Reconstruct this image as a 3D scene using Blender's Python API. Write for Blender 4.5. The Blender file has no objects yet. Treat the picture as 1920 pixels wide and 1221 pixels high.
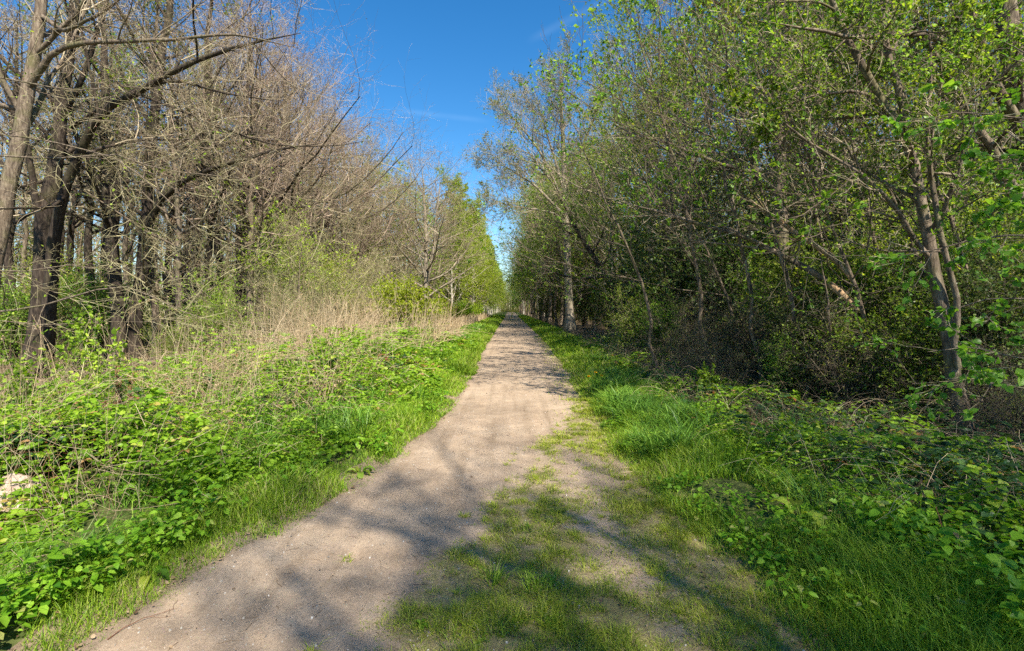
import bpy, math, numpy as np
from mathutils import Vector

# ------------------------------------------------------------------ camera, world, sun, exposure
SC = bpy.context.scene
COL = SC.collection
EYE = 1.6
F = 950.0            # focal length in pixels of the 1920 wide photograph
HX, HY = 957.0, 580.0

cam_d = bpy.data.cameras.new("camera")
cam = bpy.data.objects.new("camera", cam_d)
COL.objects.link(cam)
cam.location = (0, 0, EYE)
cam.rotation_euler = (math.radians(90), 0, 0)
cam_d.sensor_width = 36.0
cam_d.lens = 36.0 * F / 1920.0
cam_d.shift_y = -(610.5 - HY) / 1920.0
cam_d.shift_x = (960.0 - HX) / 1920.0
cam_d.clip_start = 0.05
cam_d.clip_end = 3000
SC.camera = cam

SUN_AZ, SUN_EL = math.radians(151), math.radians(48)     # clockwise from +Y (the way the path runs)
SD = Vector((math.sin(SUN_AZ) * math.cos(SUN_EL), math.cos(SUN_AZ) * math.cos(SUN_EL), math.sin(SUN_EL)))

W = bpy.data.worlds.new("World")
SC.world = W
W.use_nodes = True
wn, wl = W.node_tree.nodes, W.node_tree.links
wn.clear()
sky = wn.new("ShaderNodeTexSky")
sky.sky_type = 'NISHITA'
sky.sun_disc = False
sky.sun_elevation = SUN_EL
sky.sun_rotation = SUN_AZ
sky.air_density = 1.0
sky.dust_density = 0.15
sky.ozone_density = 3.5
hs = wn.new("ShaderNodeHueSaturation")
hs.inputs['Saturation'].default_value = 1.34
hs.inputs['Value'].default_value = 1.0
tint = wn.new("ShaderNodeMix"); tint.data_type = 'RGBA'; tint.blend_type = 'MULTIPLY'; tint.inputs[0].default_value = 1
tint.inputs[7].default_value = (.97, .97, .95, 1)
wl.new(sky.outputs[0], tint.inputs[6])
wl.new(tint.outputs[2], hs.inputs['Color'])
# two thin old vapour trails: bands round great circles of the sky
tc = wn.new("ShaderNodeTexCoord")
def world_band(p1, p2, width, last):
    """a faint streak of high cloud along the great circle between two view directions"""
    d1 = Vector(((p1[0] - HX) / F, 1, (HY - p1[1]) / F)).normalized()
    d2 = Vector(((p2[0] - HX) / F, 1, (HY - p2[1]) / F)).normalized()
    n = d1.cross(d2).normalized()
    mid = (d1 + d2).normalized()
    half = math.acos(max(-1, min(1, d1.dot(d2)))) / 2
    dn = wn.new("ShaderNodeVectorMath"); dn.operation = 'DOT_PRODUCT'; dn.inputs[1].default_value = n
    wl.new(tc.outputs['Generated'], dn.inputs[0])
    ab = wn.new("ShaderNodeMath"); ab.operation = 'ABSOLUTE'; wl.new(dn.outputs['Value'], ab.inputs[0])
    m1 = wn.new("ShaderNodeMapRange"); m1.interpolation_type = 'SMOOTHSTEP'
    m1.inputs[1].default_value = 0; m1.inputs[2].default_value = width; m1.inputs[3].default_value = 1; m1.inputs[4].default_value = 0
    wl.new(ab.outputs[0], m1.inputs[0])
    dm = wn.new("ShaderNodeVectorMath"); dm.operation = 'DOT_PRODUCT'; dm.inputs[1].default_value = mid
    wl.new(tc.outputs['Generated'], dm.inputs[0])
    m2 = wn.new("ShaderNodeMapRange"); m2.interpolation_type = 'SMOOTHSTEP'
    m2.inputs[1].default_value = math.cos(half * 1.25); m2.inputs[2].default_value = math.cos(half * .3); m2.inputs[3].default_value = 0; m2.inputs[4].default_value = 1
    wl.new(dm.outputs['Value'], m2.inputs[0])
    nz = wn.new("ShaderNodeTexNoise"); nz.inputs['Scale'].default_value = 14; nz.inputs['Detail'].default_value = 5
    wl.new(tc.outputs['Generated'], nz.inputs['Vector'])
    a = wn.new("ShaderNodeMath"); a.operation = 'MULTIPLY'; wl.new(m1.outputs[0], a.inputs[0]); wl.new(m2.outputs[0], a.inputs[1])
    b = wn.new("ShaderNodeMath"); b.operation = 'MULTIPLY'; wl.new(a.outputs[0], b.inputs[0]); wl.new(nz.outputs[0], b.inputs[1])
    c = wn.new("ShaderNodeMath"); c.operation = 'MULTIPLY'; wl.new(b.outputs[0], c.inputs[0]); c.inputs[1].default_value = .045
    mx = wn.new("ShaderNodeMix"); mx.data_type = 'RGBA'
    wl.new(c.outputs[0], mx.inputs[0]); wl.new(last, mx.inputs[6]); mx.inputs[7].default_value = (9, 10.5, 12, 1)
    return mx.outputs[2]
cur = hs.outputs[0]
cur = world_band((735, 206), (905, 226), .008, cur)
cur = world_band((1000, 72), (1150, -6), .011, cur)
bg = wn.new("ShaderNodeBackground")
bg.inputs['Strength'].default_value = 0.085
wo = wn.new("ShaderNodeOutputWorld")
wl.new(cur, bg.inputs['Color']); wl.new(bg.outputs[0], wo.inputs['Surface'])

sun_d = bpy.data.lights.new("sun", 'SUN')
sun_d.energy = 4.4
sun_d.angle = math.radians(0.53)
sun_d.color = (1.0, 0.925, 0.80)
sun = bpy.data.objects.new("sun", sun_d)
COL.objects.link(sun)
sun.rotation_euler = SD.to_track_quat('Z', 'Y').to_euler()
sun.location = (20, -20, 40)

SC.view_settings.view_transform = 'Standard'
SC.view_settings.look = 'None'
SC.view_settings.exposure = 1.36
SC.view_settings.gamma = 1.0
SC.cycles.max_bounces = 6
SC.cycles.diffuse_bounces = 4
SC.cycles.transmission_bounces = 4
SC.cycles.sample_clamp_indirect = 6
SC.cycles.use_denoising = False
SC.cycles.adaptive_threshold = 0.02

# ------------------------------------------------------------------ helpers
rng = np.random.default_rng(7)
def reseed(s):
    global rng
    rng = np.random.default_rng(s)

def at(px, py, Y):
    return np.array([(px - HX) / F * Y, Y, EYE + (HY - py) / F * Y])

def nrm(v):
    return v / np.maximum(np.linalg.norm(v, axis=-1, keepdims=True), 1e-9)

def tag(o, label=None, cat=None, group=None, kind=None):
    if label: o['label'] = label
    if cat: o['category'] = cat
    if group: o['group'] = group
    if kind: o['kind'] = kind
    return o

class G:
    """collects arrays of vertices and faces, and a random value per vertex, into one mesh"""
    def __init__(s): s.V, s.F, s.R, s.M, s.n = [], [], [], [], 0
    def add(s, V, Fc, R=None, m=0):
        V = np.asarray(V, np.float32).reshape(-1, 3)
        s.V.append(V); s.F.append((np.asarray(Fc, np.int64) + s.n, m))
        s.R.append(np.zeros(len(V), np.float32) if R is None else np.broadcast_to(np.asarray(R, np.float32), (len(V),)))
        s.n += len(V)
    def mesh(s, name, mats, smooth=True):
        me = bpy.data.meshes.new(name)
        if s.V:
            V = np.concatenate(s.V)
            me.vertices.add(len(V)); me.vertices.foreach_set('co', V.ravel())
            li = np.concatenate([f.ravel() for f, m in s.F])
            cnt = np.concatenate([np.full(len(f), f.shape[1]) for f, m in s.F])
            mi = np.concatenate([np.full(len(f), m) for f, m in s.F])
            me.loops.add(len(li)); me.loops.foreach_set('vertex_index', li.astype(np.int32))
            me.polygons.add(len(cnt))
            st = np.concatenate([[0], np.cumsum(cnt)[:-1]])
            me.polygons.foreach_set('loop_start', st.astype(np.int32))
            me.polygons.foreach_set('material_index', mi.astype(np.int32))
            me.polygons.foreach_set('use_smooth', np.full(len(cnt), smooth))
            at_ = me.attributes.new('rnd', 'FLOAT', 'POINT')
            at_.data.foreach_set('value', np.concatenate(s.R).astype(np.float32))
            me.update(calc_edges=True)
        for m in mats: me.materials.append(m)
        return me
    def build(s, name, mats, parent=None, loc=None, smooth=True):
        me = s.mesh(name, mats, smooth)
        o = bpy.data.objects.new(name, me); COL.objects.link(o)
        if parent: o.parent = parent
        if loc is not None: o.location = loc
        return o

def empty(name, loc=(0, 0, 0), rz=0, sc=1.0):
    o = bpy.data.objects.new(name, None); COL.objects.link(o)
    o.location = loc; o.rotation_euler = (0, 0, rz); o.scale = (sc, sc, sc)
    o.empty_display_size = .3
    return o

def tubes(g, P, R, S=3, m=0, cap=False, rough=0):
    """P (N,K,3) polylines with radii R (N,K) -> S sided tubes"""
    P = np.asarray(P, float); R = np.asarray(R, float)
    if P.ndim == 2: P = P[None]; R = R[None]
    N, K = P.shape[:2]
    if N == 0: return
    T = nrm(np.gradient(P, axis=1))
    mean = np.abs(nrm(P[:, -1] - P[:, 0]))
    ref = np.zeros((N, 3)); ref[np.arange(N), mean.argmin(1)] = 1
    n1 = nrm(np.cross(T, ref[:, None, :])); n2 = np.cross(T, n1)
    a = np.arange(S) / S * 2 * np.pi
    Rr = R[:, :, None]
    if rough:
        Rr = Rr * (1 + rough * rng.normal(size=(N, K, S)).clip(-2, 2))
    V = P[:, :, None, :] + Rr[..., None] * (np.cos(a)[None, None, :, None] * n1[:, :, None, :] + np.sin(a)[None, None, :, None] * n2[:, :, None, :])
    i = np.arange(N)[:, None, None] * K * S + np.arange(K - 1)[None, :, None] * S
    j = np.arange(S)[None, None, :]; j2 = (j + 1) % S
    Fq = np.stack([i + j, i + j2, i + S + j2, i + S + j], -1).reshape(-1, 4)
    rv = np.repeat(rng.random(N), K * S)
    g.add(V, Fq, rv, m)
    if cap:
        base = np.arange(N)[:, None] * K * S
        g.n -= 0
        for kk, rev in ((0, True), (K - 1, False)):
            Vc = V[:, kk]                                   # N,S,3
            f = np.arange(N)[:, None] * S + np.arange(S)[None]
            g.add(Vc, f[:, ::-1] if rev else f, np.repeat(rng.random(N), S), m)

def resample(pts, K):
    pts = np.asarray(pts, float)
    d = np.concatenate([[0], np.cumsum(np.linalg.norm(np.diff(pts, axis=0), axis=1))])
    # smooth (Catmull-like) by cubic through interp of oversampled averaged points
    t = np.linspace(0, d[-1], K * 4)
    q = np.stack([np.interp(t, d, pts[:, k]) for k in range(3)], 1)
    for _ in range(3):
        q[1:-1] = (q[:-2] + 2 * q[1:-1] + q[2:]) / 4
    idx = np.linspace(0, len(q) - 1, K)
    return np.stack([np.interp(idx, np.arange(len(q)), q[:, k]) for k in range(3)], 1)

def grow(P, R, m, t0, t1, ang, angs, lr, K, wig, up, rr=.55, rmin=.0015, taper=.25, base_len=None, lsd=.25, apex=.6, flat=0):
    """m children on each parent polyline, all at once"""
    N, Kp = P.shape[:2]
    u = (np.arange(m)[None] + rng.random((N, m))) / m
    t = t0 + (t1 - t0) * u
    x = t * (Kp - 1); i0 = np.minimum(x.astype(int), Kp - 2); fr = (x - i0)[..., None]
    ar = np.arange(N)[:, None]
    pos = P[ar, i0] * (1 - fr) + P[ar, i0 + 1] * fr
    tan = nrm(P[ar, i0 + 1] - P[ar, i0])
    rad = R[ar, i0] * (1 - fr[..., 0]) + R[ar, i0 + 1] * fr[..., 0]
    plen = np.linalg.norm(np.diff(P, axis=1), axis=2).sum(1) if base_len is None else np.full(N, base_len)
    az = rng.random((N, 1)) * 6.28 + np.arange(m)[None] * 2.4 + rng.normal(size=(N, m)) * .5
    ref = np.where(np.abs(tan[..., 2:3]) > .9, np.array([1., 0, 0]), np.array([0, 0, 1.]))
    n1 = nrm(np.cross(tan, ref)); n2 = np.cross(tan, n1)
    perp = np.cos(az)[..., None] * n1 + np.sin(az)[..., None] * n2 * (1 - flat)
    perp = nrm(perp)
    A = np.radians(ang + angs * rng.normal(size=(N, m)))[..., None]
    d = nrm(np.cos(A) * tan + np.sin(A) * perp).reshape(-1, 3)
    L = (plen[:, None] * lr * (1 - apex * (t - t0) / max(t1 - t0, 1e-6)) * np.exp(lsd * rng.normal(size=(N, m)))).reshape(-1)
    r0 = np.maximum(np.minimum(rad.reshape(-1) * rr, L * .03 + .002), rmin)
    out = np.zeros((N * m, K, 3)); out[:, 0] = pos.reshape(-1, 3)
    st = (L / (K - 1))[:, None]
    for k in range(1, K):
        d = nrm(d + wig * rng.normal(size=d.shape) + up * np.array([0, 0, 1.]))
        out[:, k] = out[:, k - 1] + d * st
    RR = np.maximum(r0[:, None] * (1 - (1 - taper) * np.linspace(0, 1, K)[None]), rmin * .7)
    return out, RR

LEAF_V = np.array([[0, 0, 0], [.5, 0, .02], [1, 0, -.16], [.22, .24, .11], [.62, .23, .06], [.22, -.24, .11], [.62, -.23, .06]])
LEAF_F = np.array([[0, 1, 3], [3, 1, 4], [4, 1, 2], [0, 5, 1], [5, 6, 1], [6, 2, 1]])
QUAD_V = np.array([[0, 0, 0], [.45, .3, .05], [1, 0, 0], [.45, -.3, .05]])
QUAD_F = np.array([[0, 3, 2, 1]])

def place(g, SV, SF, pos, xd, zd, size, R=None, m=0, wid=1.0):
    """stamps a small shape: x axis along xd, normal near zd"""
    N = len(pos)
    if N == 0: return
    x = nrm(xd); y = nrm(np.cross(zd, x)); z = np.cross(x, y)
    size = np.broadcast_to(np.asarray(size, float), (N,))
    wid = np.broadcast_to(np.asarray(wid, float), (N,))
    V = pos[:, None] + size[:, None, None] * (SV[None, :, 0:1] * x[:, None] + SV[None, :, 1:2] * wid[:, None, None] * y[:, None] + SV[None, :, 2:3] * z[:, None])
    n = len(SV)
    Fc = (np.arange(N)[:, None, None] * n + SF[None]).reshape(-1, SF.shape[1])
    if R is None: R = rng.random(N)
    g.add(V, Fc, np.repeat(R, n), m)

def rdir(n, zb=0.0, s=1.0):
    v = rng.normal(size=(n, 3)) * s; v[:, 2] += zb
    return nrm(v)

def noise2(x, y, s, seed=0):
    """smooth value noise on a lattice, -1..1"""
    x = np.asarray(x, float) / s + 1000.37 + seed * 17.3; y = np.asarray(y, float) / s + 1000.71 + seed * 9.1
    xi = np.floor(x).astype(np.int64); yi = np.floor(y).astype(np.int64)
    fx = x - xi; fy = y - yi; fx = fx * fx * (3 - 2 * fx); fy = fy * fy * (3 - 2 * fy)
    def h(a, b):
        n = (a * 374761393 + b * 668265263 + seed * 982451653) & 0x7fffffff
        n = ((n ^ (n >> 13)) * 1274126177) & 0x7fffffff
        return ((n ^ (n >> 16)) & 0xffff) / 32767.5 - 1
    return (h(xi, yi) * (1 - fx) + h(xi + 1, yi) * fx) * (1 - fy) + (h(xi, yi + 1) * (1 - fx) + h(xi + 1, yi + 1) * fx) * fy

def sst(a, b, x):
    t = np.clip((x - a) / (b - a), 0, 1); return t * t * (3 - 2 * t)

# the path's edges (metres): its left edge, the right edge of its bare surface, and where the tall verge begins
_Y = [-30, 0, 2.4, 3.2, 4.3, 5.6, 7.6, 12.7, 22, 38, 100, 600]
_PL = [-2.6, -2.4, -2.02, -1.86, -1.47, -1.28, -1.0, -.92, -1.03, -1.1, -1.15, -1.15]
_YR = [-30, 0, 2.4, 2.9, 3.6, 4.5, 5.6, 6.9, 8.5, 12.7, 22, 38, 100, 600]
_PR = [-1.2, -1.2, -1.0, -.55, -.36, -.2, .12, .7, 1.05, 1.3, 1.55, 1.6, 1.65, 1.65]
_P2 = [1.6, 1.5, 1.35, 1.28, 1.18, 1.12, 1.25, 1.5, 1.75, 1.85, 1.85, 1.85]
def PL(y): return np.interp(y, _Y, _PL) + .05 * noise2(y, y * 0, .7, 3) + .03 * noise2(y, y * 0, .17, 4)
def PR(y): return np.interp(y, _YR, _PR)
def P2(y): return np.interp(y, _Y, _P2) + .08 * noise2(y, y * 0, 1.1, 5)

def TZ(x, y):
    """height of the ground"""
    x = np.asarray(x, float); y = np.asarray(y, float)
    sl = np.interp(y, _Y, _PL) - x; sr = x - np.interp(y, _Y, _P2)
    z = .09 * sst(0, .5, sl) + .12 * sst(.6, 2.2, sl) - .55 * sst(4.5, 9, sl)
    z = z + .06 * sst(0, .8, sr) - .14 * sst(1.6, 3.2, sr) + .2 * sst(4.5, 10, sr)
    off = np.maximum(sst(0, 1, sl), sst(0, 1, sr))
    z = z + off * (.05 * noise2(x, y, 1.3, 1) + .1 * noise2(x, y, 5, 2) * sst(2, 5, np.maximum(sl, sr)))
    z = z + .012 * noise2(x, y, .6, 8) + .005 * noise2(x, y, .15, 9)
    z = z + .25 * sst(120, 400, y)
    return z

# ------------------------------------------------------------------ materials
def newmat(name):
    m = bpy.data.materials.new(name); m.use_nodes = True
    nt = m.node_tree; nt.nodes.clear()
    out = nt.nodes.new("ShaderNodeOutputMaterial")
    return m, nt, out

def ramp(nt, stops, fac):
    r = nt.nodes.new("ShaderNodeValToRGB")
    el = r.color_ramp.elements
    while len(el) < len(stops): el.new(.5)
    for e, (p, c) in zip(el, stops):
        e.position = p; e.color = (*c, 1)
    nt.links.new(fac, r.inputs[0])
    return r.outputs[0]

def attr(nt, name='rnd'):
    a = nt.nodes.new("ShaderNodeAttribute"); a.attribute_name = name
    return a.outputs['Fac']

def mix(nt, f, a, b, blend='MIX'):
    n = nt.nodes.new("ShaderNodeMix"); n.data_type = 'RGBA'; n.blend_type = blend
    for k, v in ((0, f), (6, a), (7, b)):
        if isinstance(v, (int, float)): n.inputs[k].default_value = v
        elif isinstance(v, tuple): n.inputs[k].default_value = (*v, 1)
        else: nt.links.new(v, n.inputs[k])
    return n.outputs[2]

def leafmat(name, stops, trans=.4, rough=.45, objvar=.25):
    m, nt, out = newmat(name)
    c = ramp(nt, stops, attr(nt))
    if objvar:
        oi = nt.nodes.new("ShaderNodeObjectInfo")
        h = nt.nodes.new("ShaderNodeHueSaturation")
        mr = nt.nodes.new("ShaderNodeMapRange"); mr.inputs[3].default_value = .5 - .03; mr.inputs[4].default_value = .5 + .02
        nt.links.new(oi.outputs['Random'], mr.inputs[0]); nt.links.new(mr.outputs[0], h.inputs['Hue'])
        mv = nt.nodes.new("ShaderNodeMapRange"); mv.inputs[3].default_value = 1 - objvar; mv.inputs[4].default_value = 1 + objvar
        w = nt.nodes.new("ShaderNodeMath"); w.operation = 'FRACT'
        w2 = nt.nodes.new("ShaderNodeMath"); w2.operation = 'MULTIPLY'; w2.inputs[1].default_value = 7.31
        nt.links.new(oi.outputs['Random'], w2.inputs[0]); nt.links.new(w2.outputs[0], w.inputs[0])
        nt.links.new(w.outputs[0], mv.inputs[0]); nt.links.new(mv.outputs[0], h.inputs['Value'])
        nt.links.new(c, h.inputs['Color']); c = h.outputs[0]
    p = nt.nodes.new("ShaderNodeBsdfPrincipled")
    p.inputs['Roughness'].default_value = rough
    p.inputs['Specular IOR Level'].default_value = .22
    nt.links.new(c, p.inputs['Base Color'])
    t = nt.nodes.new("ShaderNodeBsdfTranslucent")
    nt.links.new(mix(nt, 1.0, c, (1.25, 1.15, .5), 'MULTIPLY'), t.inputs['Color'])
    s = nt.nodes.new("ShaderNodeMixShader"); s.inputs[0].default_value = trans
    nt.links.new(p.outputs[0], s.inputs[1]); nt.links.new(t.outputs[0], s.inputs[2])
    nt.links.new(s.outputs[0], out.inputs['Surface'])
    return m

def barkmat(name, c1, c2, c3, moss=0.3, scale=6, bump=.5, bands=0):
    m, nt, out = newmat(name)
    tcn = nt.nodes.new("ShaderNodeTexCoord")
    mp = nt.nodes.new("ShaderNodeMapping"); mp.inputs['Scale'].default_value = (scale, scale, scale * .22)
    nt.links.new(tcn.outputs['Object'], mp.inputs[0])
    n = nt.nodes.new("ShaderNodeTexNoise"); n.inputs['Scale'].default_value = 3; n.inputs['Detail'].default_value = 7; n.inputs['Roughness'].default_value = .65
    nt.links.new(mp.outputs[0], n.inputs['Vector'])
    c = ramp(nt, [(.32, c1), (.5, c2), (.68, c3)], n.outputs[0])
    n2 = nt.nodes.new("ShaderNodeTexNoise"); n2.inputs['Scale'].default_value = 2.3; n2.inputs['Detail'].default_value = 4
    nt.links.new(tcn.outputs['Object'], n2.inputs['Vector'])
    if moss:
        r = nt.nodes.new("ShaderNodeMapRange"); r.inputs[1].default_value = .5; r.inputs[2].default_value = .68; r.inputs[3].default_value = 0; r.inputs[4].default_value = moss
        nt.links.new(n2.outputs[0], r.inputs[0])
        c = mix(nt, r.outputs[0], c, (.13, .14, .04))
    if bands:
        mp2 = nt.nodes.new("ShaderNodeMapping"); mp2.inputs['Scale'].default_value = (2.5, 2.5, 14)
        nt.links.new(tcn.outputs['Object'], mp2.inputs[0])
        n3 = nt.nodes.new("ShaderNodeTexNoise"); n3.inputs['Scale'].default_value = 1; n3.inputs['Detail'].default_value = 3
        nt.links.new(mp2.outputs[0], n3.inputs['Vector'])
        r3 = nt.nodes.new("ShaderNodeMapRange"); r3.inputs[1].default_value = .6; r3.inputs[2].default_value = .66; r3.inputs[3].default_value = 0; r3.inputs[4].default_value = bands
        nt.links.new(n3.outputs[0], r3.inputs[0])
        c = mix(nt, r3.outputs[0], c, (.03, .025, .02))
    p = nt.nodes.new("ShaderNodeBsdfPrincipled"); p.inputs['Roughness'].default_value = .9; p.inputs['Specular IOR Level'].default_value = .15
    nt.links.new(c, p.inputs['Base Color'])
    b = nt.nodes.new("ShaderNodeBump"); b.inputs['Strength'].default_value = bump; b.inputs['Distance'].default_value = .03
    nt.links.new(n.outputs[0], b.inputs['Height']); nt.links.new(b.outputs[0], p.inputs['Normal'])
    nt.links.new(p.outputs[0], out.inputs['Surface'])
    return m

def twigmat(name, stops, rough=.75):
    m, nt, out = newmat(name)
    c = ramp(nt, stops, attr(nt))
    p = nt.nodes.new("ShaderNodeBsdfPrincipled"); p.inputs['Roughness'].default_value = rough; p.inputs['Specular IOR Level'].default_value = .25
    nt.links.new(c, p.inputs['Base Color']); nt.links.new(p.outputs[0], out.inputs['Surface'])
    return m

M = {}
M['bark'] = barkmat('bark_grey_brown', (.05, .037, .028), (.15, .115, .082), (.29, .235, .17), .4, 7, .95)
M['bark_dark'] = barkmat('bark_dark', (.014, .011, .009), (.045, .034, .026), (.1, .078, .058), .15)
M['bark_pale'] = barkmat('bark_pale', (.13, .105, .075), (.27, .225, .165), (.38, .33, .25), .3, 5, .35, .8)
M['bark_birch'] = barkmat('bark_birch', (.22, .19, .15), (.45, .41, .34), (.58, .54, .47), .1, 4, .3, .9)
M['torn_wood'] = barkmat('torn_wood', (.18, .115, .06), (.33, .22, .125), (.45, .32, .19), 0, 8, .4)
M['twig_bare'] = twigmat('twig_bare', [(0, (.10, .072, .045)), (.45, (.29, .23, .145)), (1, (.56, .47, .32))])
M['twig_purple'] = twigmat('twig_purple', [(0, (.12, .08, .06)), (.5, (.32, .235, .17)), (1, (.52, .4, .3))])
M['twig_olive'] = twigmat('twig_olive', [(0, (.11, .09, .045)), (.45, (.32, .275, .14)), (1, (.58, .52, .3))])
M['twig_dark'] = twigmat('twig_dark', [(0, (.04, .033, .022)), (.6, (.14, .11, .075)), (1, (.27, .22, .15))])
M['bud'] = leafmat('bud_scales', [(0, (.16, .09, .06)), (.6, (.28, .18, .10)), (1, (.3, .27, .11))], .25)
M['leaf_fresh'] = leafmat('leaf_fresh', [(0, (.1, .18, .015)), (.5, (.26, .4, .03)), (1, (.44, .56, .07))], .5)
M['leaf_green'] = leafmat('leaf_green', [(0, (.06, .14, .015)), (.5, (.17, .3, .032)), (1, (.35, .48, .06))], .5)
M['leaf_dull'] = leafmat('leaf_dull', [(0, (.09, .11, .025)), (.5, (.2, .235, .055)), (1, (.34, .37, .11))], .42)
M['leaf_birch'] = leafmat('leaf_birch', [(0, (.15, .26, .012)), (.5, (.29, .44, .025)), (1, (.45, .57, .05))], .5, objvar=.12)
M['leaf_lime'] = leafmat('leaf_lime', [(0, (.08, .2, .02)), (.5, (.15, .33, .035)), (1, (.28, .48, .06))], .55, .35, 0)
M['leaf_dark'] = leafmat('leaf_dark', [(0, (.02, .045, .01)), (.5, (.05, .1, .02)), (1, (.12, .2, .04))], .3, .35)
M['grass'] = leafmat('grass_blades', [(0, (.07, .17, .012)), (.45, (.2, .34, .022)), (.85, (.36, .49, .04)), (1, (.42, .38, .16))], .4, .45, 0)
M['grass_short'] = leafmat('grass_short', [(0, (.12, .18, .012)), (.5, (.27, .35, .022)), (.85, (.42, .47, .05)), (1, (.52, .44, .2))], .35, .5, 0)
M['grass_blue'] = leafmat('grass_blue', [(0, (.055, .14, .018)), (.5, (.14, .29, .035)), (1, (.29, .46, .07))], .35, .4, 0)
M['bramble'] = leafmat('bramble_leaves', [(0, (.06, .14, .012)), (.4, (.18, .33, .02)), (.8, (.31, .48, .035)), (.94, (.46, .52, .08)), (1, (.42, .24, .1))], .45, .4, 0)
M['bramble_dark'] = leafmat('bramble_dark', [(0, (.02, .055, .02)), (.5, (.05, .11, .03)), (.9, (.1, .18, .04)), (1, (.22, .08, .03))], .25, .35, 0)
M['herb'] = leafmat('herb_leaves', [(0, (.06, .17, .012)), (.5, (.18, .37, .02)), (.9, (.32, .52, .05)), (1, (.4, .42, .12))], .45, .4, 0)
M['straw'] = twigmat('straw', [(0, (.24, .16, .085)), (.5, (.43, .32, .19)), (1, (.6, .48, .31))])
M['russet'] = twigmat('russet', [(0, (.1, .035, .02)), (.5, (.22, .09, .045)), (1, (.36, .2, .1))])
M['litter'] = leafmat('litter', [(0, (.08, .045, .025)), (.5, (.2, .13, .075)), (1, (.4, .29, .18))], .15, .7, 0)

def groundmat():
    m, nt, out = newmat('woodland_soil')
    tcn = nt.nodes.new("ShaderNodeTexCoord")
    n = nt.nodes.new("ShaderNodeTexNoise"); n.inputs['Scale'].default_value = 1.3; n.inputs['Detail'].default_value = 8; n.inputs['Roughness'].default_value = .7
    nt.links.new(tcn.outputs['Object'], n.inputs['Vector'])
    v = nt.nodes.new("ShaderNodeTexVoronoi"); v.inputs['Scale'].default_value = 22
    nt.links.new(tcn.outputs['Object'], v.inputs['Vector'])
    c1 = ramp(nt, [(.3, (.035, .025, .016)), (.5, (.09, .065, .04)), (.7, (.15, .11, .07))], n.outputs[0])
    sep = nt.nodes.new("ShaderNodeSeparateColor"); nt.links.new(v.outputs['Color'], sep.inputs[0])
    c2 = ramp(nt, [(0, (.04, .03, .02)), (.6, (.13, .085, .05)), (1, (.24, .17, .1))], sep.outputs[0])
    c = mix(nt, .5, c1, c2)
    g = mix(nt, attr(nt, 'rnd'), c, (.06, .1, .018))
    p = nt.nodes.new("ShaderNodeBsdfPrincipled"); p.inputs['Roughness'].default_value = .95; p.inputs['Specular IOR Level'].default_value = .1
    nt.links.new(g, p.inputs['Base Color'])
    b = nt.nodes.new("ShaderNodeBump"); b.inputs['Strength'].default_value = .7; b.inputs['Distance'].default_value = .04
    nt.links.new(v.outputs['Distance'], b.inputs['Height']); nt.links.new(b.outputs[0], p.inputs['Normal'])
    nt.links.new(p.outputs[0], out.inputs['Surface'])
    return m
M['soil'] = groundmat()

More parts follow.
